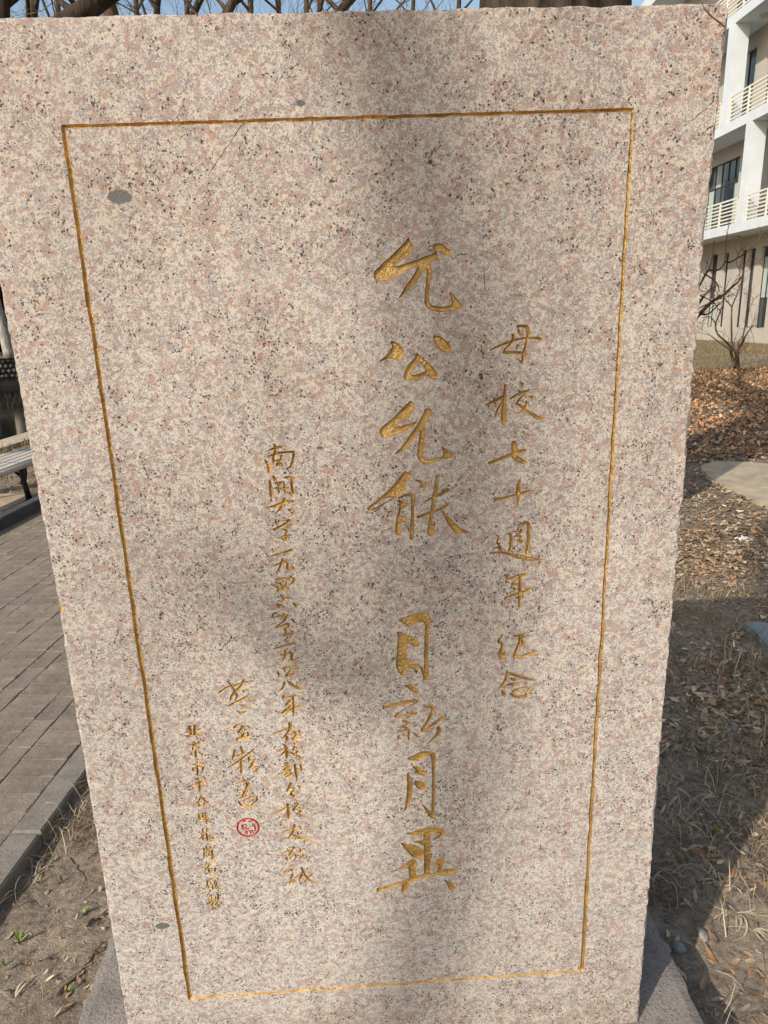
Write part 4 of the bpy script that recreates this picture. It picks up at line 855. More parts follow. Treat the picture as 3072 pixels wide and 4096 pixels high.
bank = MB(); e = WA - wnrm * 0.6 - wdir * 8; f2 = WB - wnrm * 0.6 + wdir * 30
bank.add([(e[0], e[1], 0.5), (f2[0], f2[1], 0.5), (f2[0] - wnrm[0] * 90, f2[1] - wnrm[1] * 90, 0.9), (e[0] - wnrm[0] * 90, e[1] - wnrm[1] * 90, 0.9)], [(0, 1, 2, 3)])
tag(bank.build('far_bank', M['dirt']), kind='structure')

# dark wood beyond the far bank, one mass
n = 20000; s_ = RNG.uniform(-22, 40, n); o_ = RNG.uniform(5, 13, n); q = WA + wdir * s_[:, None] - wnrm * o_[:, None]
hh = 10.5 + 3.0 * fbm(s_ / 4, o_ * 0, 3, 71); zz = 0.5 + hh * RNG.random(n) ** 0.8; sz = RNG.uniform(0.5, 1.3, n)
V = np.zeros((n, 4, 3)); nrm = RNG.normal(0, 1, (n, 2, 3)); a_ = nrm[:, 0] / np.linalg.norm(nrm[:, 0], axis=1, keepdims=True); b_ = np.cross(a_, nrm[:, 1]); b_ /= np.linalg.norm(b_, axis=1, keepdims=True)
cen_ = np.stack([q[:, 0], q[:, 1], zz], 1)
for k, (u_, w_) in enumerate(((-1, -.3), (0, -.5), (1, .3), (0, .5))): V[:, k] = cen_ + (a_ * u_ + b_ * w_) * sz[:, None] * 0.6
me = mesh_of('far_wood', V.reshape(-1, 3), np.arange(n * 4).reshape(n, 4), M['evergreen']); cc = np.ones((n, 4, 4)); cc[:, :, :3] = (np.array([(0.035, 0.04, 0.022), (0.055, 0.045, 0.03), (0.03, 0.028, 0.022)])[RNG.integers(0, 3, n)])[:, None, :]
me.color_attributes.new('tint', 'FLOAT_COLOR', 'POINT').data.foreach_set('color', cc.ravel()); tag(link('far_wood', me), 'dark dense wood beyond the far bank of the pond', None, None, 'stuff')

# ------------------------------------------------------------------ the building
XW, XO = 16.4, 15.1
bld = empty('campus_building', (XW, 24, 0.3)); tag(bld, 'white three storey building with cream balcony railings and dark windows', 'building')
def bpart(m, name, mat, parent=None):
    o = m.build(name, mat, None); o.parent = parent or bld
    o.matrix_parent_inverse = Matrix.Identity(4)
    o.location = (-XW, -24, -0.3) if parent is None else (0, 0, 0); return o
Y0, Y1 = 8.0, 44.0
zF1b = float(on_x(3071, 901, XO)[2]); zF1t = zF1b + 0.36
zF2b = float(on_x(2989, 492, XO)[2]); zF2t = zF2b + 0.36
zF3b = float(on_x(3000, 46, XO)[2]); zF3t = zF3b + 0.36
LV = [(0.2, zF1b), (zF1t, zF2b), (zF2t, zF3b), (zF3t, zF3t + 3.2)]
def yw(x, y): p = on_x(x, y, XW); return float(p[1]), float(p[2])
# openings on the wall plane: (y_near, y_far, z0, z1, columns, transoms, pale?)
def opening(xl, yl, xr, yr, zb, zt, nc, tr, pale): return (yw(xr, yr)[0], yw(xl, yl)[0], zb, zt, nc, tr, pale)
zg0, zg1 = yw(2832, 1307)[1], yw(2857, 1021)[1]
ops = [[(*sorted((yw(2845, 1307)[0], yw(2819, 1307)[0])), zg0, zg1, 2, (1.3,), True),
        (*sorted((yw(2888, 1300)[0], yw(2871, 1300)[0])), zg0, zg1, 1, (), False),
        (*sorted((yw(2955, 1303)[0], yw(2936, 1303)[0])), zg0, zg1, 1, (), False),
        (*sorted((yw(2990, 1307)[0], yw(2966, 1307)[0])), zg0, zg1, 1, (), False),
        (*sorted((yw(3056, 1310)[0], yw(3014, 1310)[0])), zg0, zg1, 2, (1.15, 2.75), True)]]
l1 = yw(2852, 700)[0]; l1r = yw(2955, 700)[0]
ops.append([(l1r, l1 + 0.5, zF1t + 0.25, zF1t + 2.9, 5, (1.7,), True), (l1r - 5.6, l1r - 2.1, zF1t + 0.25, zF1t + 2.9, 4, (1.7,), False)])
l2a, l2b = yw(3022, 260)[0], yw(2975, 260)[0]; l2c = yw(3064, 260)[0]
ops.append([(l2a, l2b + 1.2, zF2t + 0.25, zF2t + 2.9, 3, (1.2,), True), (l2c - 3.0, l2c, zF2t + 0.25, zF2t + 2.6, 3, (1.5,), False)])
ops.append([(28.0, 31.0, zF3t + 0.3, zF3t + 2.7, 3, (1.5,), False)])
for (z0, z1), OP in zip(LV, ops):
    ys = sorted({Y0, Y1, *[o[0] for o in OP], *[o[1] for o in OP]}); zs = sorted({z0, z1, *[o[2] for o in OP], *[o[3] for o in OP]})
    m = MB(); dep = 0.22
    for a, b in zip(ys[:-1], ys[1:]):
        for c, d in zip(zs[:-1], zs[1:]):
            if any(o[0] - 1e-6 <= a and b <= o[1] + 1e-6 and o[2] - 1e-6 <= c and d <= o[3] + 1e-6 for o in OP): continue
            m.add([(XW, a, c), (XW, b, c), (XW, b, d), (XW, a, d)], [(0, 3, 2, 1)])
    for o in OP:
        a, b, c, d = o[:4]
        m.add([(XW, a, c), (XW + dep, a, c), (XW + dep, b, c), (XW, b, c)], [(0, 1, 2, 3)]); m.add([(XW, a, d), (XW + dep, a, d), (XW + dep, b, d), (XW, b, d)], [(0, 3, 2, 1)])
        m.add([(XW, a, c), (XW + dep, a, c), (XW + dep, a, d), (XW, a, d)], [(0, 3, 2, 1)]); m.add([(XW, b, c), (XW + dep, b, c), (XW + dep, b, d), (XW, b, d)], [(0, 1, 2, 3)])
    bpart(m, 'wall', M['cream'])
    for a, b, c, d, nc, tr, pale in OP:
        x0 = XW + 0.12; fr = MB(); t = 0.05
        win = None; yy = np.linspace(a, b, nc + 1); zz = [c] + [c + k for k in tr if c + k < d - 0.2] + [d]
        for k, q in enumerate(yy): fr.box((x0 + 0.001 * (k % 2), max(a, q - t / 2), c), (x0 + 0.07, min(b, q + t / 2), d))
        for k, q in enumerate(zz): fr.box((x0 + 0.004, a, max(c, q - t / 2)), (x0 + 0.066, b, min(d, q + t / 2)))
        win = bpart(fr, 'window', M['frame'])
        for y_a, y_b in zip(yy[:-1], yy[1:]):
            for k, (z_a, z_b) in enumerate(zip(zz[:-1], zz[1:])):
                p = MB(); p.box((x0 + 0.03, y_a + 0.02, z_a + 0.02), (x0 + 0.04, y_b - 0.02, z_b - 0.02)); bpart(p, 'pane', M['curtain'] if pale and (int(y_a * 7) + k) % 3 == 1 else M['glass'], win)
for zb, zt in ((zF1b, zF1t), (zF2b, zF2t), (zF3b, zF3t)):
    m = MB(); m.box((XO, Y0, zb), (XW + 0.3, Y1, zt)); bpart(m, 'balcony_slab', M['white'])
m = MB(); m.box((XO - 0.2, Y0 - 0.2, zF3t + 3.2), (XW + 11, Y1 + 0.2, zF3t + 3.7)); bpart(m, 'roof', M['white'])
for nm, a, b in (('wall', (XW + 0.3, Y0, 0.2), (XW + 10, Y0 + 0.3, zF3t + 3.2)), ('wall', (XW + 0.3, Y1 - 0.3, 0.2), (XW + 10, Y1, zF3t + 3.2)), ('wall', (XW + 10, Y0, 0.2), (XW + 10.3, Y1, zF3t + 3.2))):
    bpart(MB().box(a, b), nm, M['cream'])
for zb, zt in LV: bpart(MB().box((XW + 3.0, Y0 + 0.3, zb), (XW + 3.1, Y1 - 0.3, zt)), 'inner_wall', M['cream'])
# fins between the balconies
c1a, c1b = float(on_x(2965, 700, XO)[1]), float(on_x(2987, 700, XO)[1]); d1 = float(on_y(3047, 700, c1b)[0]) - XO
c2a, c2b = float(on_x(2917, 105, XO)[1]), float(on_x(2940, 105, XO)[1]); d2 = float(on_y(2998, 127, c2b)[0]) - XO
FINS = []
for k in (-2, -1, 0, 1): FINS.append((1, c1b + k * 7.2, c1a + k * 7.2, min(d1, 1.2)))
for k in (-2, -1, 0, 1): FINS.append((2, c2b + k * 7.2, c2a + k * 7.2, min(d2, 1.2)))
for lv, a, b, d in FINS:
    z0, z1 = LV[lv]; m = MB(); m.box((XO - 0.004, a, z0), (XO + d, b, z1)); bpart(m, 'column', M['white'])
def railing(lv, z0, ya, yb):
    fr = MB(); fr.box((XO + 0.03, ya, z0 + 0.88), (XO + 0.08, yb, z0 + 0.94)); r = bpart(fr, 'railing', M['rail'])
    for k in range(6): bpart(MB().box((XO + 0.04, ya + 0.002, z0 + 0.07 + k * 0.135), (XO + 0.07, yb - 0.002, z0 + 0.12 + k * 0.135)), 'bar', M['rail'], r)
    n = max(1, round((yb - ya) / 1.25))
    for q in np.linspace(ya + 0.03, yb - 0.03, n + 1): bpart(MB().box((XO + 0.026, q - 0.03, z0), (XO + 0.084, q + 0.03, z0 + 0.935)), 'post', M['rail'], r)
for lv, zt in ((1, zF1t), (2, zF2t)):
    fs_ = sorted([(a, b) for l, a, b, d in FINS if l == lv]); cur = Y0 + 0.1
    for a, b in fs_ + [(Y1 - 0.1, Y1)]:
        if a - cur > 0.5: railing(lv, zt, cur, a - 0.12)
        cur = b + 0.12
railing(3, zF3t, Y0 + 0.1, Y1 - 0.1)
for xx, yy, zz in ((2940, 945, zF1b), (3062, 58, zF3b)):
    p = on_z(xx, yy, zz); m = MB(); m.tube([(p[0], p[1], zz - 0.09), (p[0], p[1], zz - 0.05), (p[0], p[1], zz + 0.01)], [0.12, 0.2, 0.22], 20); bpart(m, 'ceiling_lamp', M['lamp'])

# ------------------------------------------------------------------ bare trees
def grow(mb, tw, p, d, L, r, depth, rg, droop=0.0, minr=0.004):
    pts = [np.array(p)]; rad = [r]; d = np.array(d, float); n = 4 if depth > 1 else 3
    for k in range(n):
        d = d + rg.normal(0, 0.16, 3) + np.array([0, 0, 0.05 - droop * (k / n)]); d /= np.linalg.norm(d)
        pts.append(pts[-1] + d * L / n); rad.append(max(minr * 0.6, r * (1 - 0.62 * (k + 1) / n)))
    (mb if r > 0.03 else tw).tube(pts, rad, 7 if r > 0.05 else (5 if r > 0.012 else 3), cap=False)
    if depth == 0: return
    nb = rg.integers(3, 6) if depth > 1 else rg.integers(3, 6)
    for _ in range(nb):
        t = rg.uniform(0.3, 1.0); i = min(int(t * n), n - 1); q = pts[i] + (pts[i + 1] - pts[i]) * (t * n - i); rr_ = rad[i] * rg.uniform(0.42, 0.65)
        if rr_ < minr: rr_ = minr
        a = rg.normal(0, 1, 3); dd = pts[i + 1] - pts[i]; dd /= np.linalg.norm(dd); a -= dd * (a @ dd); a /= np.linalg.norm(a)
        ang = rg.uniform(0.35, 0.95); grow(mb, tw, q, dd * math.cos(ang) + a * math.sin(ang), L * rg.uniform(0.5, 0.75), rr_, depth - 1, rg, droop, minr)
def tree(name, trunk, rad, label, mat, seed, limbs=5, L=2.6, depth=3, start=0.45, group=None, droop=0.0, extra=(), nx=6):
    """trunk: points from the ground up"""
    rg = np.random.default_rng(seed); mb, tw = MB(), MB(); tr = MB(); P = smooth_line(np.array(trunk, float), False, 4)
    R_ = np.interp(np.linspace(0, 1, len(P)), np.linspace(0, 1, len(rad)), rad)
    tr.tube(P, R_, 14 if rad[0] > 0.2 else 10)
    for k in range(limbs):
        i = int((start + (1 - start) * (k + 0.5) / limbs) * (len(P) - 1)); q = P[i]; a = rg.uniform(0, 6.283) + k * 2.4
        grow(mb, tw, q, (math.cos(a) * 0.8, math.sin(a) * 0.8, 0.75), L * rg.uniform(0.7, 1.2), R_[i] * rg.uniform(0.4, 0.6), depth, rg, droop)
    for pts, rr_ in extra:
        pts = smooth_line(np.array(pts, float), False, 4); mb.tube(pts, np.interp(np.linspace(0, 1, len(pts)), np.linspace(0, 1, len(rr_)), rr_), 8)
        for k in range(nx):
            i = rg.integers(2, len(pts) - 1); d = pts[i] - pts[i - 1]; d = d / np.linalg.norm(d) + rg.normal(0, 0.5, 3)
            grow(mb, tw, pts[i], d / np.linalg.norm(d), L * 0.22, max(0.006, 0.4 * rr_[-1]), 1, rg, droop)
    base = np.array(trunk[0]); root = empty(name, base); tag(root, label, 'tree', group)
    for m_, nm, mt in ((tr, 'trunk', mat), (mb, 'limbs', mat), (tw, 'crown', M['twig'])):
        if m_.f: m_.build(nm, mt, root, True, tuple(-base))
    return root
# the big trunk right behind the stele
p = at_d(2219, 15, 5.6); bx, by = p[0], p[1]; rb_ = 0.56
tree('old_tree', [(bx, by, -0.1), (bx, by, 0.5), (bx + 0.02, by, 2.0), (bx, by + 0.05, 4.2), (bx - 0.1, by + 0.1, 6.0)], [0.72, 0.60, 0.565, 0.55, 0.48, 0.42], 'massive old tree trunk with furrowed bark right behind the stele', M['bark'], 3, 5, 4.2, 3, 0.75)
TR = [  # photo x at y=0, photo x at y=60, width px, distance, label, bark, limbs
 (10, 8, 44, 9.5, 'dark upright bare tree by the left end of the stele top', 'bark', 4),
 (140, 132, 26, 13, 'slender bare tree with smooth dark bark beyond the pond path', 'bark', 5),
 (398, 318, 62, 8.5, 'dark bare tree leaning strongly to one side', 'bark', 4),
 (432, 446, 46, 11, 'brown bare tree forking beside the leaning dark tree', 'bark2', 6),
 (631, 627, 20, 15, 'thin bare tree with a small forked crown', 'bark', 6),
 (800, 772, 22, 14, 'bare tree with slightly slanting thin trunk', 'bark', 6),
 (935, 905, 30, 12, 'bare tree with slanting brown trunk', 'bark2', 6),
 (1276, 1279, 12, 20, 'very thin straight bare sapling among twigs', 'bark', 6),
 (1400, 1348, 30, 11, 'bare tree whose thick limb slants over the stele top', 'bark2', 5)]
for k, (x0, x1, w, D, lab, bk, nl) in enumerate(TR):
    a, b = at_d(x1, 60, D), at_d(x0, 0, D); r = 0.5 * w / F * D * 1.05; d = (b - a) / (b[2] - a[2])
    low = a - d * min(1.6, a[2] * 0.3); base = np.array([low[0] - d[0] * 0.3, low[1], -0.15]); base[2] = float(ground_z(base[0], base[1])) - 0.05
    if cval(base[0], base[1]) < POND_C + 0.4: base[2] = -1.9
    top = b + d * 1.6 + np.array([0.1, 0, 0])
    tree('bare_tree', [base, base + (low - base) * 0.5 + np.array([0.03, 0, 0]), low, a, b, top], [r * 1.5, r * 1.25, r * 1.1, r, r * 0.95, r * 0.6], lab, M[bk], 20 + k, nl, 2.4, 3, 0.55, 'bare trees behind the stele')
for k, (xx, D) in enumerate(((760, 26), (1010, 24), (1120, 28), (1230, 25), (1480, 27), (560, 27), (250, 25), (1650, 30), (1830, 27))):
    a = at_d(xx, 200, D); base = np.array([a[0], a[1], -0.1]); h = a[2]
    if cval(base[0], base[1]) < POND_C + 0.3: base[2] = -1.9
    tree('bare_tree', [base, base + [0.1, 0, h * 0.5], [a[0], a[1], h], [a[0] + 0.2, a[1], h + 3.5]], [0.16, 0.13, 0.10, 0.04], 'distant bare tree with a haze of fine twigs against the sky', M['bark2'], 60 + k, 8, 3.6, 3, 0.3, 'distant bare trees')
# pale trunk on the far bank and a clipped hedge behind it
p = at_d(33, 1383, 38); tree('pale_tree', [(p[0], p[1], 0.6), (p[0] - 0.15, p[1], 2.5), (p[0] - 0.35, p[1], 5), (p[0] - 0.4, p[1], 8)], [0.28, 0.22, 0.2, 0.08], 'pale barked tree on the far bank of the pond', M['palebark'], 91, 7, 3, 2, 0.4)
# tree hidden by the stele whose branches reach out past its right edge
Z2_ = lambda D, *q: [at_d(2660 + x * .3617, 700 + y * .3617, D + 0.15 * math.sin(i * 1.7)) for i, (x, y) in enumerate(q)]
lb = Z2_(9.0, (140, 1800), (260, 1660), (380, 1540), (520, 1400), (640, 1330), (740, 1240), (810, 1180), (860, 1110))
lc = Z2_(9.0, (200, 1600), (330, 1330), (420, 1150), (480, 1050), (520, 920), (545, 720)); ld = Z2_(9.0, (420, 1150), (480, 1058), (590, 1050), (660, 960), (680, 680)); le = Z2_(9.0, (660, 960), (720, 965), (800, 920), (900, 860), (960, 800), (1020, 730))
lf = Z2_(9.0, (250, 1560), (390, 1540), (480, 1535), (590, 1440), (650, 1380)); lg = Z2_(9.0, (430, 1090), (540, 1160), (590, 1230), (600, 1300)); lh = Z2_(9.0, (300, 1320), (390, 1335), (470, 1370), (560, 1420))
b0 = at_d(2500, 1500, 9.0)
tree('young_tree', [(b0[0], b0[1], -0.05), (b0[0] + 0.03, b0[1], 0.5), b0 + [0.1, 0, 0.1], lb[0]], [0.10, 0.09, 0.08, 0.075], 'young bare tree behind the stele with branches reaching past its right edge', M['bark2'], 93, 1, 0.9, 1, 0.8,
     extra=[(lb, [0.030, 0.022, 0.013, 0.005]), (lc, [0.016, 0.011, 0.007, 0.003]), (ld, [0.013, 0.009, 0.004]), (le, [0.010, 0.007, 0.004]), (lf, [0.014, 0.009, 0.004]), (lg, [0.009, 0.007, 0.004]), (lh, [0.009, 0.007, 0.004])], nx=2)
# bare shrub on the lawn
sb = np.array(gpt := on_z(2955, 1492, 0.13)); SD = float(np.linalg.norm(sb[:2] - CAM[:2]))
rg = np.random.default_rng(5); stem, twg = MB(), MB()
def st(pts, r): P = smooth_line(np.array(Z2_(SD, *pts)), False, 3); return P, np.interp(np.linspace(0, 1, len(P)), np.linspace(0, 1, len(r)), r)
ST_ = [st([(800, 2195), (800, 2100), (795, 2000), (790, 1950)], [0.075, 0.06, 0.05, 0.038]), st([(770, 2120), (745, 2020), (720, 1930)], [0.045, 0.04, 0.03]),
       st([(800, 2000), (745, 1920), (660, 1830), (590, 1770), (560, 1700), (560, 1640), (600, 1540), (640, 1420), (650, 1350), (720, 1270), (770, 1180), (850, 1120)], [0.028, 0.022, 0.015, 0.006]),
       st([(790, 1980), (740, 1850), (735, 1700), (735, 1560), (740, 1460), (770, 1380), (800, 1320), (840, 1200), (860, 1050)], [0.026, 0.021, 0.014, 0.006]),
       st([(805, 1990), (810, 1900), (850, 1860), (860, 1790), (880, 1700), (905, 1600), (920, 1450), (940, 1350), (960, 1250)], [0.028, 0.022, 0.014, 0.006]),
       st([(850, 1860), (920, 1730), (990, 1660)], [0.025, 0.015, 0.007]), st([(720, 1930), (600, 1850), (470, 1750)], [0.028, 0.016, 0.007]), st([(740, 1460), (690, 1400), (650, 1350)], [0.02, 0.014, 0.01]), st([(560, 1640), (500, 1570), (410, 1575)], [0.02, 0.014, 0.008])]
for P, r in ST_:
    stem.tube(P, r, 7)
    for k in range(5 if len(P) > 8 else 3):
        i = rg.integers(len(P) // 3, len(P) - 1); d = P[i] - P[i - 1]; d = d / np.linalg.norm(d) + rg.normal(0, 0.75, 3); grow(stem, twg, P[i], d / np.linalg.norm(d), rg.uniform(0.3, 0.9), max(0.008, r[i] * 0.4), 1, rg, 0, 0.006)
root = empty('bare_shrub', sb); tag(root, 'small multi-stemmed bare shrub on the leafy lawn before the building', 'shrub'); stem.build('stems', M['bark2'], root, True, tuple(-sb)); twg.build('twigs', M['twig'], root, True, tuple(-sb))
# the tree towards the sun whose drooping branches throw the soft shadows on the stele
def sunward(pts, s): return [np.array(on_y(x * 1.8517, y * 1.8517)) - SUNDIR * s for x, y in pts]
s0 = 15.5; tb = np.array([-8.4, -13.3, -0.1]); crown = np.array([-8.3, -12.8, 12.6])
def hang(pts, s, r):
    P = sunward(pts, s); h = P[0] + np.array([-0.3, 0.4, 1.2]); return ([crown + np.array([0, 0, -0.6]), (crown + h) / 2 + np.array([0, 0, 0.9]), h] + P, r)
tree('shade_tree', [tb, tb + [0.05, 0, 4], tb + [0.1, -0.2, 8.5], crown], [0.38, 0.30, 0.24, 0.14], 'tall bare tree with long drooping branches standing opposite the carved face', M['bark'], 97, 3, 2.6, 2, 0.8, droop=0.4, nx=4, extra=[
    hang([(800, -60), (850, 120), (900, 330), (935, 520), (960, 720), (985, 920), (1005, 1100), (1030, 1300), (1040, 1450)], s0, [0.10, 0.095, 0.09, 0.085, 0.075, 0.062, 0.045, 0.03]),
    hang([(720, -80), (790, 90), (850, 300), (900, 480), (920, 760), (930, 1000), (900, 1250), (780, 1470), (640, 1400), (520, 1290)], s0 + 1.0, [0.06, 0.055, 0.045, 0.04, 0.035, 0.05, 0.07, 0.05]),
    hang([(1240, -60), (1180, 500), (1090, 1000), (1050, 1400), (980, 1800), (900, 2080), (860, 2240)], s0 + 0.4, [0.05, 0.03, 0.016, 0.022, 0.045, 0.06, 0.055])])

# ------------------------------------------------------------------ small things on the soil
def gpt_(x, y, dz=0.0):
    p = on_z(x, y, 0.0)
    for _ in range(4): p = on_z(x, y, float(ground_z(p[0], p[1])) + dz)
    return p
LM = [plain('fallen_leaf_%s' % n, c, 0.25, 40, 0.7, 0.3, 90) for n, c in (('tan', (0.40, 0.27, 0.16)), ('brown', (0.25, 0.155, 0.09)), ('grey', (0.30, 0.255, 0.20)), ('rust', (0.36, 0.18, 0.085)), ('pale', (0.48, 0.39, 0.27)))]
def leaf_mesh(seed, mat):
    r = np.random.default_rng(seed); n = 7; L = 1.0; Wd = r.uniform(0.28, 0.5); v = []; f = []; k = r.uniform(-0.5, 0.9); cu = r.uniform(0.1, 0.6)
    for i in range(n):
        t = i / (n - 1); w = Wd * math.sin(math.pi * min(1, t * 0.97 + 0.02)) ** 0.8 * (1 - 0.25 * t) + 0.012; x = t - 0.5; z = k * (t - 0.45) ** 2 + 0.02; y0 = 0.12 * math.sin(3 * t + seed)
        v += [(x, y0 - w / 2, z + cu * w * r.uniform(0.2, 0.8)), (x, y0, z), (x, y0 + w / 2, z + cu * w * r.uniform(0.0, 0.9))]
    for i in range(n - 1):
        a = i * 3; f += [(a, a + 3, a + 4, a + 1), (a + 1, a + 4, a + 5, a + 2)]
    return mesh_of('dry_leaf', v, f, mat, True)
LMESH = [leaf_mesh(s, LM[s % 5]) for s in range(15)]
rl = random.Random(12); cnt = 0
for side, n, lab, grp in (('R', 150, 'dry curled leaf on the soil right of the stele', 'dry leaves right of the stele'), ('L', 22, 'dry curled leaf on the soil between kerb and stele', 'dry leaves between kerb and stele')):
    k = 0
    while k < n:
        X, Y = (rl.uniform(2560, 3090), rl.uniform(2350, 4110)) if side == 'R' else (rl.uniform(0, 440), rl.uniform(3250, 4100))
        q = on_z(X, Y, 0.0)
        if not ok_spot(np.array([q[0]]), np.array([q[1]]))[0]: continue
        lm = rl.randrange(15); o = link('dry_leaf', LMESH[lm], None, (q[0], q[1], float(ground_z(q[0], q[1])) + 0.003), (rl.gauss(0, 0.25), rl.gauss(0, 0.25), rl.uniform(0, 6.28)))
        s = rl.uniform(0.022, 0.055) if side == 'R' else rl.uniform(0.012, 0.032); o.scale = (s, s * rl.uniform(0.6, 1.1), s); tag(o, ('tan ', 'brown ', 'greyish ', 'rust red ', 'pale straw ')[lm % 5] + lab, 'leaf', grp); k += 1
def blades(name, x, y, n, L, w, mat, label, cat, group, seed, up=0.8, curl=1.2, spread=0.6):
    r = np.random.default_rng(seed); p = gpt_(x, y); root = empty(name, p); tag(root, label, cat, group)
    for k in range(n):
        a = r.uniform(0, 6.283); h = up * r.uniform(0.6, 1.2); l = L * r.uniform(0.6, 1.2); v = []; f = []; q = np.zeros(3); K = 8; cz = r.normal(0, curl); el = h
        for i in range(K):
            t = i / (K - 1); ww = w * (0.7 + 0.5 * math.sin(math.pi * t)) * (1 - t ** 3) + 0.0004; nx, ny = -math.sin(a), math.cos(a)
            v += [q + np.array([nx * ww, ny * ww, 0]), q + np.array([0, 0, -ww * 0.4]), q - np.array([nx * ww, ny * ww, 0])]
            q = q + np.array([math.cos(a) * math.cos(el), math.sin(a) * math.cos(el), math.sin(el)]) * l / K; a += cz / K; el -= spread * 2.2 / K
            if q[2] < 0.006: q[2] = 0.006; el = max(el, 0.0)
        for i in range(K - 1):
            b = i * 3; f += [(b, b + 3, b + 4, b + 1), (b + 1, b + 4, b + 5, b + 2)]
        link('blade', mesh_of('blade', v, f, mat, True), root)
    return root
GS = [(304, 3371), (213, 3452), (166, 3364), (139, 3405), (125, 3428), (250, 3526), (237, 3537), (159, 3537), (10, 3587), (341, 3658), (385, 3817), (20, 3864), (277, 3973)]
for k, (x, y) in enumerate(GS): blades('green_sprout', x, y, 4, 0.026, 0.0022, M['sprout'], 'tiny green sprout in the soil between kerb and stele', 'sprout', 'green sprouts between kerb and stele', 200 + k, 1.35, 0.5, 0.25)
blades('green_sprout', 81, 3770, 5, 0.05, 0.004, M['sprout'], 'largest green sprout with spreading leaves, on soil beside the kerb', 'sprout', None, 230, 1.1, 0.4, 0.4)
for k, (x, y) in enumerate([(2720, 3040), (2812, 3012), (2735, 3295), (2905, 3150), (2830, 2960), (2722, 3440), (2740, 2840), (2762, 2800), (2990, 3105)]): blades('green_sprout', x, y, 4, 0.03, 0.003, M['sprout'], 'tiny green sprout in the soil right of the stele', 'sprout', 'green sprouts right of the stele', 240 + k, 1.3, 0.5, 0.25)
blades('green_sprout', 2860, 3345, 5, 0.06, 0.007, M['sprout'], 'thick bright green sprout beside pale withered blades', 'sprout', None, 255, 1.5, 0.2, 0.1)
M['withered'] = plain('withered_blade', (0.40, 0.325, 0.225), 0.35, 60, 0.8)
for k, (x, y, n, L) in enumerate([(2945, 3650, 9, 0.16), (3010, 3725, 7, 0.12), (2895, 3340, 6, 0.10), (2740, 3300, 8, 0.14), (2730, 3130, 6, 0.09), (2665, 3150, 6, 0.10), (2990, 3110, 8, 0.11), (2850, 2640, 7, 0.10), (2740, 2690, 5, 0.07), (2960, 2620, 6, 0.10), (3040, 3300, 8, 0.13), (2880, 3560, 5, 0.16)]):
    blades('withered_tuft', x, y, n, L * 0.9, 0.0024, M['withered'], 'withered straw coloured tuft of strap leaves on the soil right of the stele', 'tuft', 'withered tufts right of the stele', 300 + k, 0.5, 2.2, 0.9)
for k, (x, y) in enumerate([(290, 3120), (155, 3490), (60, 3990)]): blades('withered_tuft', x, y, 4, 0.09, 0.0022, M['withered'], 'thin withered tuft beside the near kerb', 'tuft', 'withered tufts by the near kerb', 330 + k, 0.7, 1.5, 0.8)
def stone(name, x, y, s, seed, mat, label, cat='stone'):
    b = bmesh.new(); bmesh.ops.create_icosphere(b, subdivisions=3, radius=1); r = np.random.default_rng(seed); ph = r.uniform(0, 6, 6)
    for v in b.verts:
        c = v.co; v.co = c * (1 + 0.12 * math.sin(2.3 * c.x + ph[0]) + 0.1 * math.sin(3.1 * c.y + ph[1]) + 0.07 * math.sin(4.2 * c.z + 2 * c.x + ph[2]))
        v.co.x *= s[0]; v.co.y *= s[1]; v.co.z *= s[2]
    me = bpy.data.meshes.new(name); b.to_mesh(me); b.free(); me.materials.append(mat); me.polygons.foreach_set('use_smooth', [True] * len(me.polygons))
    p = gpt_(x, y); o = link(name, me, None, (p[0], p[1], p[2] + s[2] * 0.45), (0, 0, r.uniform(0, 6))); return tag(o, label, cat)
stone('pebble', 2976, 3395, (0.022, 0.014, 0.012), 1, M['pebble'], 'smooth pale oval pebble lying at the edge of the stele shadow')
stone('pebble', 2936, 2915, (0.022, 0.016, 0.010), 2, M['slate'], 'small bluish grey flat stone among leaves right of the stele')
stone('pebble', 2716, 3797, (0.020, 0.018, 0.014), 3, M['slate'], 'rounded grey blue stone next to the pedestal edge')
stone('pebble', 2806, 3738, (0.024, 0.015, 0.012), 4, M['pebble'], 'pale rough stone half sunk in soil near the pedestal')
stone('pebble', 2965, 2790, (0.026, 0.018, 0.011), 5, M['slate'], 'dark slate chip among dry leaves')
for k in range(26):
    r = random.Random(400 + k); x, y = (r.uniform(2620, 3060), r.uniform(2700, 4080)) if k % 2 else (r.uniform(20, 420), r.uniform(3300, 4080))
    q = on_z(x, y, 0)
    if not ok_spot(np.array([q[0]]), np.array([q[1]]))[0]: continue
    s = r.uniform(0.004, 0.009); o = stone('grit_stone', x, y, (s, s * 0.8, s * 0.6), 500 + k, M['pebble'], 'tiny pale stone on the soil ' + ('right of the stele' if k % 2 else 'between kerb and stele')); o['group'] = 'tiny stones ' + ('right of the stele' if k % 2 else 'between kerb and stele')
P = [gpt_(x, y)[:2] for x, y in ((2972, 2512), (3012, 2503), (3100, 2512), (3120, 2570), (3062, 2592), (3042, 2572), (3012, 2540))]; c = np.mean(P, 0); n = len(P); z = float(ground_z(c[0], c[1]))
m = MB(); m.add([(q[0] - c[0], q[1] - c[1], 0.03) for q in P] + [(q[0] - c[0], q[1] - c[1], -0.02) for q in P], [tuple(range(n))] + [(i, i + n, (i + 1) % n + n, (i + 1) % n) for i in range(n)])
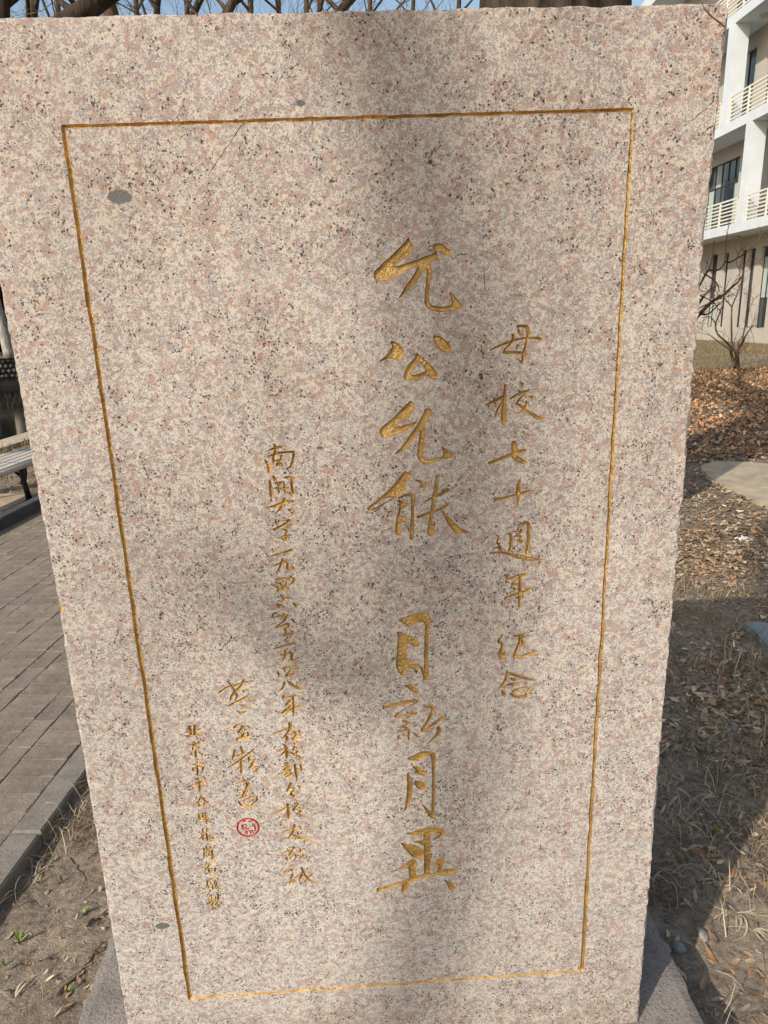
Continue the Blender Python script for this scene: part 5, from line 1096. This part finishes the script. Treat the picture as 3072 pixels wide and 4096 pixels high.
o = m.build('slate_fragment', M['slate'], None, False, (c[0], c[1], z)); tag(o, 'broken flat piece of grey slate lying on the leaf litter', 'slate')
b = bmesh.new(); bmesh.ops.create_grid(b, x_segments=9, y_segments=6, size=0.5)
for v in b.verts: q = v.co; v.co = (q.x * 0.11 * (1 + 0.3 * math.sin(9 * q.y)), q.y * 0.055, 0.014 + 0.016 * math.sin(17 * q.x + 9 * q.y) + 0.010 * math.sin(31 * q.x - 12 * q.y))
me = bpy.data.meshes.new('paper_scrap'); b.to_mesh(me); b.free(); me.materials.append(M['paper']); p = gpt_(2975, 2162)
tag(link('paper_scrap', me, None, tuple(p), (0, 0, -0.3)), 'crumpled white scrap of paper on the leaf litter', 'scrap')
TW = [((340, 3702), (432, 3652), 0.0045, 'thick grey twig on soil touching the left edge of the stele foot'), ((280, 3430), (345, 3522), 0.002, 'curved thin twig on bare soil beside the kerb'), ((232, 3985), (425, 3765), 0.004, 'long crooked twig running towards the pedestal'), ((35, 3640), (155, 3612), 0.0015, 'straight thin stalk on soil near the kerb end'), ((20, 3880), (215, 3835), 0.0022, 'pale thin stalk on the soil below the big sprout'),
      ((2700, 3345), (2850, 3425), 0.0045, 'brown stick lying in the stele shadow'), ((3030, 3690), (3068, 3905), 0.0018, 'thin dark stalk on sunlit soil'), ((2930, 3560), (3080, 3592), 0.0015, 'thin pale stalk crossing cracked sunlit soil'), ((2570, 3520), (2705, 3528), 0.002, 'straight stalk at the foot of the stele side'), ((2890, 3600), (2830, 3390), 0.0022, 'bent dry stalk running down from the shadow edge'), ((2760, 2545), (2830, 2560), 0.003, 'short pale stick on the litter')]
for k, (a, b_, r, lab) in enumerate(TW):
    a, b_ = gpt_(*a), gpt_(*b_); rr2 = np.random.default_rng(700 + k); pts = []
    for t in np.linspace(0, 1, 9):
        q = a + (b_ - a) * t; q = q + rr2.normal(0, 0.004, 3); q[2] = float(ground_z(q[0], q[1])) + r * 1.4; pts.append(q - a)
    m = MB(); m.tube(pts, np.linspace(r, r * 0.5, 9), 6); o = m.build('twig', M['twig'], None, True, tuple(a)); tag(o, lab, 'twig')
